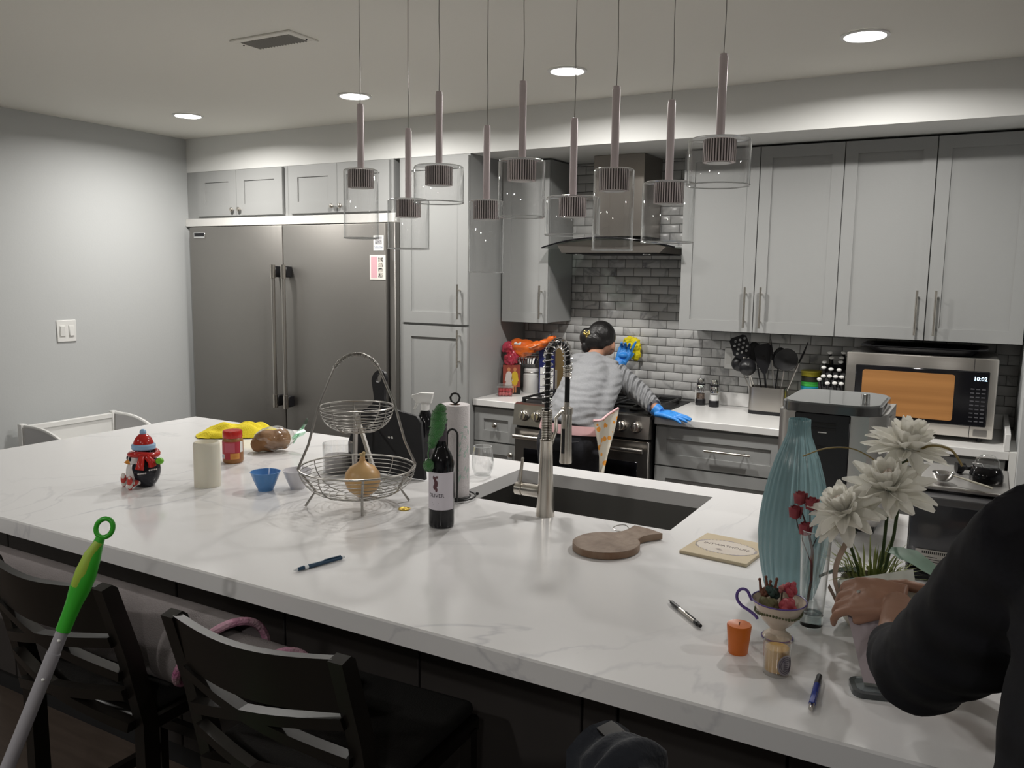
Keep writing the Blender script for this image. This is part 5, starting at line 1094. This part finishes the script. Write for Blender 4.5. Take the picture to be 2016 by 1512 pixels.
P(MB().add([p for l in L_ for p in l], [tuple(range(n))[::-1], tuple(5*n+k for k in range(n))]+[(r*n+k, r*n+(k+1) % n, (r+1)*n+(k+1) % n, (r+1)*n+k) for r in range(5) for k in range(n)]), 'tray', 'black_plastic', t, angle=30)
# ================================================================== people
def hand(mbs, wrist, fdir, back, size=1.0, curls=(.25, .3, .35, .4), spread=.10, thumb=1, thumb_out=.8):
    """palm and five separate bent fingers; fdir points along the fingers, back is the back-of-hand normal"""
    W = Vector(wrist); f = Vector(fdir).normalized(); n = Vector(back); n = (n-f*n.dot(f)).normalized(); s_ = f.cross(n)*thumb  # s_: thumb side
    L = .085*size
    for k in range(5):
        q = k/4-.5; a = W+s_*(-q*.050*size); b = W+f*L+s_*(-q*.072*size)
        mbs.tube([a-f*.012, a.lerp(b, .5)+n*.003, b], [.0135*size, .0150*size, .0115*size], 8)
    mbs.ball(W+f*L*.5, (.034*size, .034*size, .022*size), 12, 8)
    for i, (ln, c) in enumerate(zip((.068, .078, .074, .058), curls)):
        q = i/3-.5; p = W+f*L+s_*(-q*.068*size); d = (f+s_*(-q*spread*2)).normalized(); pts = [p-d*.02]; r = [.0105*size]
        segs = (.45, .30, .25)
        for j, sg in enumerate(segs):
            pts.append(p); r.append((.0102-.0008*j)*size); ang = c*(1+.5*j); d = (d*math.cos(ang)-n*math.sin(ang)).normalized(); p = p+d*ln*sg*size
        pts.append(p); r.append(.0066*size); mbs.tube(pts, r, 8); mbs.ball(p, .0066*size, 8, 6)
    p = W+f*.022*size+s_*.030*size; d = (f*.75+s_*thumb_out-n*.25).normalized(); pts = [W+f*.008*size+s_*.012*size, p]; r = [.014*size, .0130*size]
    for sg in (.032, .026):
        d = (d+f*.35-n*.12).normalized(); p = p+d*sg*size; pts.append(p); r.append(.0098*size)
    mbs.tube(pts, r, 8); mbs.ball(p, .0088*size, 8, 6)
    return mbs
# ---- the person in grey leaning over the range
t = T('person', 'person in a grey sweater and blue gloves leaning over the stove, seen from behind', 'person', (0, 0, 0))
pel, wai, che, upc, nek, hed = (3.285, -1.02, .80), (3.298, -.965, .93), (3.262, -.775, 1.055), (3.205, -.585, 1.150), (3.175, -.485, 1.210), (3.185, -.400, 1.300)
shR, elR, wrR = (3.345, -.575, 1.130), (3.505, -.600, 1.035), (3.640, -.690, .965)
shL, elL, wrL = (3.065, -.520, 1.150), (3.060, -.290, 1.065), (3.180, -.130, 1.130)
hipR, hipL, knR, knL, anR, anL = (3.375, -1.03, .78), (3.200, -1.03, .78), (3.385, -1.00, .44), (3.200, -1.02, .44), (3.395, -1.10, .08), (3.195, -1.10, .08)
sk = MB()
sk.tube([pel, wai, che, upc], [.120, .105, .110, .095], 16).tube([upc, nek, (3.18, -.445, 1.255)], [.07, .047, .045], 12)
sk.ball((3.188, -.395, 1.300), (.068, .085, .098), 20, 14, rot=Euler((-.55, 0, .15)))                 # skull
sk.ball((3.205, -.318, 1.285), (.014, .020, .014), 10, 8); sk.ball((3.19, -.335, 1.245), (.045, .045, .04), 12, 8)   # nose, jaw
sk.ball((3.258, -.405, 1.268), (.010, .020, .028), 12, 8, rot=Euler((-.3, 0, .2))); sk.ball((3.117, -.385, 1.275), (.010, .020, .028), 12, 8)
sk.tube([shR, elR, wrR], [.040, .034, .024], 12).tube([shL, elL, wrL], [.040, .034, .024], 12)
sk.tube([hipR, knR, anR], [.07, .05, .036], 12).tube([hipL, knL, anL], [.07, .05, .036], 12)
PR(sk, 'body', 'skin_far', t, .007, 5)
swm = fabric_bands(mat('sweater_grey', (.19, .195, .205), .95, sheen=.2, noise=(120, .6, (.25, .255, .265))), 9, .28, 'Z', 6)
sl = fabric_bands(mat('sleeve_grey', (.19, .195, .205), .95, sheen=.2, noise=(120, .6, (.25, .255, .265))), 11, .9, 'X', 2.5)
sw = MB()
sw.tube([(3.288, -1.02, .865), (3.294, -.985, .93), (3.28, -.88, 1.0), che, (3.235, -.68, 1.105), upc, (3.178, -.505, 1.185)], [.152, .142, .136, .132, .122, .098, .062], 22)
sw.tube([(3.17, -1.00, .90), (3.165, -.85, 1.01), (3.115, -.62, 1.11), shL], [.05, .062, .062, .062], 14).tube([(3.42, -1.0, .90), (3.395, -.86, 1.0), (3.355, -.68, 1.08), shR], [.05, .06, .068, .066], 14)
sw.tube([upc, shR], [.10, .072], 14).tube([upc, shL], [.10, .072], 14)
PR(sw, 'sweater', swm, t, .008, 8, disp=((5, 20, 24), .006))
for a in ((shR, elR, wrR), (shL, elL, wrL)):
    A, B, C = (Vector(p) for p in a); s1 = MB(); n = 22; pts = []; rr = []
    for i in range(n+1):
        q = i/n; p = A.lerp(B, q*2) if q < .5 else B.lerp(C, (q-.5)*2*.80); pts.append(p); rr.append((.070-.026*q)*(1+.055*math.sin(i*2.3)))
    s1.tube(pts, rr, 16); PR(s1, 'sleeve', sl, t, .006, 2)
jm = mat('jeans_black', (.018, .019, .024), .85, noise=(80, .6, (.028, .029, .036)))
jn = MB(); jn.tube([(3.286, -1.02, .905), (3.286, -1.025, .85), pel], [.150, .165, .165], 20)
jn.ball((3.355, -1.065, .80), (.095, .10, .115), 16, 12).ball((3.215, -1.065, .80), (.095, .10, .115), 16, 12)
jn.tube([hipR, knR, anR], [.098, .068, .052], 14).tube([hipL, knL, anL], [.098, .068, .052], 14)
PR(jn, 'trousers', jm, t, .009, 5)
for x in (3.215, 3.355): P(MB().tube([(x-.045, -1.166, .845), (x, -1.171, .838), (x+.045, -1.166, .845)], .002, 6), 'pocket_seam', mat('seam_dark', (.05, .05, .055), .8), t)
pk = mat('pink_shirt', (.68, .42, .43), .9)
P(MB().sheet(lambda u, v: (3.288+(.158+.010*v)*math.cos(PI*.92+2*PI*u*.58), -1.02+(.158+.010*v)*math.sin(PI*.92+2*PI*u*.58), .925-.045*v+.016*math.sin(PI*u)-.03*u), 30, 3, (0, 0, .002)), 'shirt_hem', pk, t, 'pink shirt hem showing under sweater')
apm = spots(mat('apron', (.56, .52, .44), .9), (.66, .27, .04), 24, .33)
AP = [Vector((3.470, -1.150, .958)), Vector((3.526, -.98, 1.005)), Vector((3.512, -1.02, .846)), Vector((3.508, -1.13, .690))]
def apf(u, v):
    l = AP[0].lerp(AP[3], v); r = AP[1].lerp(AP[2], v*2) if v < .5 else AP[2].lerp(AP[3]+Vector((.004, .01, 0)), v*2-1); p = l.lerp(r, u)
    return p+Vector((.010*math.sin(7*u+3*v), -.010*math.sin(6*u+2*v), -.018*math.sin(PI*u)*(1-v)))
P(MB().sheet(apf, 10, 16, (.003, .001, 0)), 'apron', apm, t, 'patterned apron edge hanging at the hip')
P(MB().tube([apf(i/8, 0) for i in range(9)], .006, 8), 'apron_binding', pk, t)
for x, y in ((3.395, -1.06), (3.195, -1.06)): PR(MB().ball((x, y, .045), (.046, .12, .045), 14, 10).ball((x, y+.08, .035), (.042, .06, .03), 12, 8), 'shoe', 'black_matte', t, .006, 2)
hm = mat('hair_black', (.010, .009, .009), .34, bump=(60, .25, (1, 6, 1)))
hr = MB(); hr.ball((3.180, -.410, 1.322), (.084, .102, .092), 22, 16, rot=Euler((-.45, 0, .15))).ball((3.165, -.455, 1.30), (.074, .07, .072), 18, 12)
hb = hr.ball((3.112, -.470, 1.318), (.040, .046, .055), 16, 12).ball((3.120, -.480, 1.265), (.032, .04, .04), 14, 10)
PR(hr, 'hair', hm, t, .005, 3)
cl = MB(); gld = mat('clip_gold', (.62, .47, .16), .25, 1.0)
for dx, dz in ((-.013, .012), (.013, .012), (-.007, -.004), (.007, -.006), (0, -.018), (.0, .004), (-.016, 0), (.016, .0)): cl.ball((3.132+dx, -.512-.002*abs(dx)*50, 1.342+dz), (.007, .004, .007), 10, 8)
P(cl, 'hair_clip', gld, t, 'gold claw hair clip', kind='stuff')
gm = mat('glove_blue', (.025, .20, .62), .42, noise=(30, .5, (.05, .28, .72)))
g = hand(MB(), (3.655, -.690, .948), (.93, -.18, -.05), (0, -.1, 1), 1.06, (.08, .06, .07, .12), .12, -1, .7)
g.tube([(3.622, -.688, .972), (3.655, -.690, .952)], [.036, .032], 14); PR(g, 'glove', gm, t, .0032, 3, 'blue glove flat on the counter edge')
g = hand(MB(), (3.188, -.118, 1.150), (.30, .18, .9), (.3, -.95, .2), .98, (-.1, -.6, -.7, -.7), .10, 1, .5)
g.tube([(3.178, -.135, 1.125), (3.188, -.118, 1.155)], [.036, .034], 14); PR(g, 'glove', gm, t, .0032, 3, 'blue glove wiping the tiles')
t = T('wiping_cloth', 'bright yellow crumpled cloth held against the tiles by a blue glove', 'cloth', (3.222, -.045, 1.205))
PR(MB().ball((.015, 0, .035), (.052, .026, .062), 16, 12).ball((.035, .0, -.01), (.034, .024, .045), 12, 8).ball((-.01, -.01, .07), (.035, .02, .03), 12, 8), 'cloth', mat('cloth_yellow', (.70, .58, .015), .9, bump=(120, .5)), t, .004, 1, disp=((60, 60, 60), .009))

# ---- the person in black at the right end of the island
t = T('person', 'person in a black sweater at the right edge holding a white card', 'person', (0, 0, 0))
S2, E2, C2, W2 = Vector((5.235, -3.86, 1.385)), Vector((5.090, -3.570, 1.080)), Vector((5.045, -3.37, 1.025)), Vector((5.037, -3.215, 1.055))
SR, ER, WR = Vector((5.66, -3.80, 1.375)), Vector((5.60, -3.50, 1.06)), Vector((5.115, -3.13, 1.035))
sk = MB()
sk.tube([(5.390, -3.95, .95), (5.390, -3.94, 1.15), (5.390, -3.93, 1.36), (5.390, -3.91, 1.48)], [.115, .105, .12, .05], 18)
sk.ball((5.380, -3.87, 1.615), (.074, .094, .112), 20, 14, rot=Euler((-.25, 0, .2))).tube([(5.390, -3.91, 1.45), (5.385, -3.89, 1.55)], [.05, .047], 12)
sk.ball((5.365, -3.775, 1.60), (.013, .018, .018), 10, 8).ball((5.372, -3.80, 1.545), (.042, .04, .035), 12, 8)
for x in (5.305, 5.455): sk.ball((x, -3.875, 1.605), (.010, .018, .03), 10, 8)
sk.tube([(5.36, -3.92, 1.36), S2, E2, C2, W2], [.04, .036, .034, .034, .027], 14).tube([(5.42, -3.92, 1.36), SR, ER, (5.28, -3.24, 1.04), WR], [.04, .036, .034, .034, .026], 14)
sk.tube([(5.310, -3.95, .90), (5.300, -3.95, .48), (5.290, -3.99, .08)], [.08, .055, .04], 12).tube([(5.480, -3.95, .90), (5.490, -3.95, .48), (5.490, -3.99, .08)], [.08, .055, .04], 12)
hand(sk, W2+Vector((0, .008, .002)), (-.93, .10, -.12), (.02, -.55, .83), 1.0, (.50, .55, .55, .5), .08, -1, .35)
hand(sk, WR, (-.95, .12, .10), (.0, .75, .6), .95, (.30, .35, .4, .4), .08, 1, .5)
PR(sk, 'body', 'skin', t, .0045, 2)
bk = fabric_bands(mat('sweater_black', (.0055, .0055, .008), .95, noise=(200, .5, (.008, .008, .012))), 5, .35, 'Z', 4)
sb = MB()
sb.tube([(5.370, -3.93, .90), (5.370, -3.93, 1.10), (5.372, -3.93, 1.25), (5.385, -3.925, 1.40), (5.390, -3.91, 1.47)], [.195, .185, .180, .150, .075], 22)
sb.ball((5.375, -3.93, 1.0), (.20, .16, .20), 18, 12).ball((5.390, -3.93, 1.30), (.20, .13, .12), 18, 12)
for A, B, C in ((S2, E2, C2), (SR, ER, Vector((5.36, -3.29, 1.04)))):
    sb.tube([(5.390, -3.92, 1.38), A], [.11, .090], 16).tube([A, A.lerp(B, .5)+Vector((0, 0, -.012)), B, B.lerp(C, .5), C], [.085, .080, .066, .056, .047], 18).ball(B+Vector((.008, -.008, -.002)), (.062, .062, .062), 16, 12)
PR(sb, 'sweater', bk, t, .010, 5, disp=((18, 18, 18), .006))
tr = MB(); tr.tube([(5.395, -3.95, .98), (5.395, -3.95, .86)], [.17, .175], 18).tube([(5.310, -3.95, .88), (5.300, -3.95, .48), (5.290, -3.99, .07)], [.105, .075, .058], 14).tube([(5.480, -3.95, .88), (5.490, -3.95, .48), (5.490, -3.99, .07)], [.105, .075, .058], 14)
PR(tr, 'trousers', jm, t, .012, 4)
hr = MB().ball((5.385, -3.895, 1.64), (.090, .105, .105), 20, 14).ball((5.390, -3.96, 1.55), (.075, .055, .12), 16, 12); PR(hr, 'hair', mat('hair_dark', (.018, .012, .009), .4), t, .008, 3)
for x in (5.345, 5.400): P(MB().ball((x, -3.784, 1.622), (.011, .008, .007), 10, 8), 'eye', 'white_plastic', t)
P(MB().ball((5.370, -3.765, 1.556), (.020, .008, .007), 12, 8), 'mouth', mat('lips', (.36, .12, .10), .5), t)
for x in (5.290, 5.490): PR(MB().ball((x, -3.93, .045), (.048, .125, .045), 14, 10), 'shoe', 'black_matte', t, .008, 2)
rg = P(MB().tube([(4.968+.004*math.sin(a)*0, -3.197+.0135*math.cos(a), 1.047+.0135*math.sin(a)) for a in [2*PI*k/20 for k in range(20)]], .0022, 6, closed=True), 'ring', gld, t, 'gold ring on the finger'); P(MB().ball((4.964, -3.208, 1.060), (.005, .005, .004), 8, 6), 'ring_stone', 'chrome', rg)
# the card
t = T('white_card', 'white folded gift card held in the hands of the person in black', 'card', (0, 0, 0))
cd = mat('card_face', (.60, .60, .57), .55, noise=(14, .6, (.50, .53, .47)))
TL, TR_, BL, BR = Vector((4.917, -3.135, 1.052)), Vector((5.052, -3.105, 1.092)), Vector((4.997, -3.342, .937)), Vector((5.105, -3.322, .940))
nn = (TR_-TL).cross(BL-TL).normalized()*.012
P(MB().add([TL, TR_, BR, BL, TL+nn, TR_+nn, BR+nn, BL+nn], [(0, 1, 2, 3), (7, 6, 5, 4)]+[(i, (i+1) % 4, 4+(i+1) % 4, 4+i) for i in range(4)]), 'card', cd, t)
m0, m1 = TL.lerp(BL, .30)-nn*.12, TR_.lerp(BR, .30)-nn*.12; b0, b1 = BL-nn*.12, BR-nn*.12
P(MB().add([m0, m1, b1, b0], [(0, 1, 2, 3)]), 'shaded_face', mat('card_shade', (.42, .37, .40), .6), t, 'lower card face coloured mauve grey for its shade')  # lower part of the card, its shade painted as mauve grey
# ================================================================== counter stools, rug, mop, bench
def stool(loc, rz, lab):
    """counter stool; local +y faces the island, back posts at y=0"""
    t = T('counter_stool', lab, 'stool', loc, rz, 'dark wooden counter stools'); W = .215; rake = lambda z: -.07*max(0, (z-.62)/.36)**1.3
    for s in (-1, 1):
        P(MB().prism([(rake(.62)-.0, .0), (.042, .0), (.040, .62), (.030+rake(.8), .8), (.018+rake(.98), .972), (.005+rake(.98), .982), (-.022+rake(.98), .976), (-.012+rake(.8), .8), (-.002, .62)], s*W-.0165, s*W+.0165, 'x'), 'back_post', 'chair_wood', t)
        P(MB().tube([(s*W, .40, 0), (s*(W-.002), .40, .60)], [.017, .021], 4), 'leg', 'chair_wood', t)
        P(MB().b2((s*W-.011, .03, .22), (s*W+.011, .39, .25)), 'side_stretcher', 'chair_wood', t)
    bow = lambda u: -.030*math.sin(PI*u)
    P(MB().sheet(lambda u, v: (-W+.012+(2*W-.024)*u, rake(.98-.118*v)+bow(u)+.004, .978-.118*v-.010*math.sin(PI*u)), 18, 4, (0, -.020, 0)), 'top_rail', 'chair_wood', t)
    def slat(a, b_):
        n = 8; A, B = Vector(a), Vector(b_); d = (B-A).normalized(); up = Vector((-d.z, 0, d.x))
        mb = MB(); h = .013
        def pt(q, e, dy): p = A.lerp(B, q)+up*e; u = (p.x+W)/(2*W); return (p.x, rake(p.z)+bow(min(1, max(0, u)))+dy, p.z)
        vs = []; fs = []
        for i in range(n+1): vs += [pt(i/n, h, .006), pt(i/n, h, -.022), pt(i/n, -h, -.022), pt(i/n, -h, .006)]
        for i in range(n):
            for k in range(4): fs.append((4*i+k, 4*i+(k+1) % 4, 4*i+4+(k+1) % 4, 4*i+4+k))
        P(mb.add(vs, fs+[(0, 1, 2, 3), tuple(4*n+k for k in range(4))]), 'back_slat', 'chair_wood', t, angle=50)
    w = W-.010
    for z, dz in ((.805, .045), (.668, .042)):
        c = (-.035, 0, z); slat((-w, 0, z+dz), c); slat(c, (w, 0, z+dz*.75)); slat((-w, 0, z-dz), c); slat(c, (w, 0, z-dz*1.25))
    P(MB().b2((-W-.01, .015, .585), (W+.01, .435, .625), .006), 'seat_frame', 'chair_wood', t)
    P(MB().b2((-W, .03, .622), (W, .43, .662), .018, 3), 'seat', 'seat_cloth', t)
    for y, z in ((.40, .30), (.02, .22)): P(MB().b2((-W, y-.011, z), (W, y+.011, z+.032)), 'stretcher', 'chair_wood', t)
    return t
stool((3.272, -3.765, 0), .03, 'dark wooden counter stool at the left behind the mop handle')
stool((3.950, -3.765, 0), .045, 'dark wooden counter stool in the middle with the rolled rug end behind it')
stool((4.905, -3.862, 0), -.62, 'dark wooden counter stool under the draped navy jacket')
# jacket
jk = mat('jacket_navy', (.012, .014, .020), .95, sheen=.1, bump=(90, .3), noise=(8, .6, (.020, .023, .030)))
t = T('jacket', 'dark navy jacket draped over the back of a counter stool', 'jacket', (4.872, -3.940, .895), -.62)
def drape(u, v):
    x = -.255+.51*u; w = mnoise.noise(Vector((u*5.2, v*1.5, 3.3)))*.5+math.sin(u*34+4.2*v)*.42+math.sin(u*61-7*v)*.30
    top = .088+.012*math.sin(u*11)-.03*abs(u-.45)
    if v < .45: q = 1-v/.45; y, z = -.050-.012*q, top-.03-.42*q
    elif v < .62: q = (v-.45)/.17; y, z = -.050+.105*q, top-.03+.030*math.sin(PI*q)
    else: q = (v-.62)/.38; y, z = .055+.01*q, top-.03-.30*q
    k = .024*w*(.35+.65*min(1, abs(v-.53)*4+.35)); return (x+.01*math.sin(7*v), y+k*(1 if v > .53 else -1), z+.016*w)
P(MB().sheet(drape, 120, 60, (0, 0, -.004)), 'body', jk, t, angle=60)
PR(MB().tube([(.15, .02, -.06), (.185, .01, .03), (.200, .0, .08), (.203, 0, .108)], [.045, .045, .028, .012], 10), 'collar', jk, t, .006, 2)
# rolled rug lying across the stool seats
rug_o = mat('rug_back', (.20, .18, .18), .95, bump=(300, .4), noise=(14, .6, (.165, .148, .148))); rug_in = spots(mat('rug_face', (.52, .45, .46), .95), (.50, .10, .26), 8.5, .34)
rug_e = mat('rug_edge', (.46, .13, .28), .95, bump=(120, .6), noise=(18, .4, (.56, .40, .44)))
t = T('rolled_rug', 'loosely rolled grey rug with pink spotted inside lying across the stools', 'rug', (0, 0, 0))
ry, rz0 = -3.612, .664
def spiral(q):   # q 0..1 from the inner end to the outer end
    a = -PI/2+2*PI*1.75*(1-q)*-1-.4; r = .040+.050*q+.015*q*q
    return (ry+r*1.02*math.cos(a), rz0+.107+r*.94*math.sin(a)) if q < .985 else (ry+r*math.cos(a), rz0+.107+r*.94*math.sin(a))
xe = lambda q, z: 3.505+.09*max(0, (z-rz0)/.22)*q+.36*(1-q)
N = 80
def rug_face(off, flip):
    out = []
    for i in range(N+1):
        q = i/N; y, z = spiral(q); cy_, cz_ = ry, rz0+.107; d = Vector((0, y-cy_, z-cz_)).normalized()*off
        out.append((y+d.y, z+d.z))
    return out
A, B = rug_face(.006, 1), rug_face(-.006, 0)
P(MB().sheet(lambda u, v: (2.47+(xe(u, A[round(u*N)][1])-2.47)*v, A[round(u*N)][0], A[round(u*N)][1]), N, 12), 'backing', rug_o, t, 'grey outer backing')
P(MB().sheet(lambda u, v: (2.47+(xe(u, A[round(u*N)][1])-2.47)*v, B[round(u*N)][0], B[round(u*N)][1]), N, 12), 'pile_face', rug_in, t, 'pale inner face with pink spots')
P(MB().tube([(xe(i/N, A[i][1]), (A[i][0]+B[i][0])/2, (A[i][1]+B[i][1])/2) for i in range(N+1)], .010, 8), 'bound_edge', rug_e, t, 'pink bound edge')
# mop
tp, pm = Vector((3.513, -3.885, 1.135)), Vector((3.500, -3.945, 1.014)); bt = Vector((3.505, -4.26, .02))
tp = Vector((3.560, -3.880, 1.150)); md = None
t = T('mop', 'mop with bright green grip and grey metal pole leaning on a stool', 'mop', (0, 0, 0))
MOP_T = Vector((3.572, -3.870, 1.155)); MOP_B = MOP_T+(Vector((3.547, -3.915, 1.033))-MOP_T)*(1.12/.122)
d = (MOP_B-MOP_T).normalized(); L = (MOP_B-MOP_T).length; sd = d.cross(Vector((.55, -.83, 0))).normalized()
gp = lambda s_: MOP_T+d*s_
pole_m = mat('pole_grey', (.40, .39, .42), .35, .25); grn = mat('mop_green', (.045, .42, .03), .28); lime2 = mat('mop_lime', (.36, .52, .06), .45)
P(MB().tube([MOP_T+d*.020+d*(-.020*math.cos(a))+sd*(.0165*math.sin(a)) for a in [2*PI*k/24 for k in range(24)]], .0052, 10, closed=True), 'hang_loop', grn, t)
P(MB().tube([gp(s_) for s_ in (.040, .055, .085, .125, .155, .185, .215, .245)], [.009, .011, .0165, .0215, .0205, .0165, .0150, .0145], 18), 'grip', grn, t)
vd = (CAMP-gp(.13)).normalized(); vd = (vd-d*vd.dot(d)).normalized()
P(MB().tube([gp(s_)+vd*o-sd*o2 for s_, o, o2 in ((.050, .004, .000), (.080, .0055, -.006), (.115, .0085, -.007), (.145, .0075, -.006), (.165, .004, -.004))], [.0085, .0125, .0150, .0140, .007], 14), 'grip_inlay', lime2, t)
P(MB().tube([gp(.235), gp(.30)], .0125, 16), 'upper_pole', pole_m, t); P(MB().tube([gp(.292), gp(L-.03)], .0140, 16), 'lower_pole', pole_m, t)
P(MB().ball(gp(.262)+vd*.0125, .0035, 8, 6), 'lock_button', 'white_plastic', t); P(MB().ball(gp(.345)+vd*.0135, .0035, 8, 6), 'lock_button', 'white_plastic', t)
P(MB().box(MOP_B+Vector((0, 0, -.005)), (.34, .10, .03), .01), 'mop_head', grn, t)
# white bench by the left wall
t = T('white_bench', 'low white bench with rounded side panels by the left wall', 'bench', (0, 0, 0))
wp = 'white_plastic'
for y in (-2.045, -1.435): P(MB().b2((.075, y-.018, 0), (.118, y+.018, .735), .003), 'post', wp, t)
P(MB().b2((.082, -2.03, .690), (.112, -1.45, .722), .003), 'top_rail', wp, t); P(MB().b2((.090, -2.03, .30), (.102, -1.45, .692)), 'back_panel', wp, t)
pn = mat('bench_panel', (.50, .495, .50), .5)
for y in (-2.045, -1.435):
    ac = [(.125+.60*u, .35+.375*math.sqrt(max(0, 1-(max(0, u-.15)/.85)**2))) for u in [i/16 for i in range(17)]]
    P(MB().prism([(.12, .30)]+ac+[(.725, .30)], y-.006, y+.006, 'y'), 'side_panel', pn, t)
    P(MB().tube([(x, y, z) for x, z in ac], .010, 8), 'side_edge', wp, t); P(MB().b2((.70, y-.015, 0), (.735, y+.015, .36)), 'front_leg', wp, t)
P(MB().b2((.11, -2.03, .29), (.72, -1.45, .315)), 'seat', wp, t)
# ------------------------------------------------------------------ put every thing's origin at its own base
bpy.context.view_layer.update()
def _desc(o):
    for c in o.children: yield c; yield from _desc(c)
for o in list(COL.objects):
    if o.parent is None and o.type == 'EMPTY' and o.location.length < 1e-6 and o.rotation_euler.z == 0:
        pts = [d.matrix_world @ Vector(c) for d in _desc(o) if d.type == 'MESH' for c in d.bound_box]
        if not pts: continue
        q = Vector(((min(p.x for p in pts)+max(p.x for p in pts))/2, (min(p.y for p in pts)+max(p.y for p in pts))/2, min(p.z for p in pts)))
        o.location = q
        for c in o.children: c.location = c.location - q
    elif o.parent is None and o.type == 'MESH' and o.data.users == 1 and o.location.length < 1e-6 and not o.children:
        pts = [Vector(c) for c in o.bound_box]
        q = Vector(((min(p.x for p in pts)+max(p.x for p in pts))/2, (min(p.y for p in pts)+max(p.y for p in pts))/2, min(p.z for p in pts)))
        o.data.transform(Matrix.Translation(-q)); o.location = q
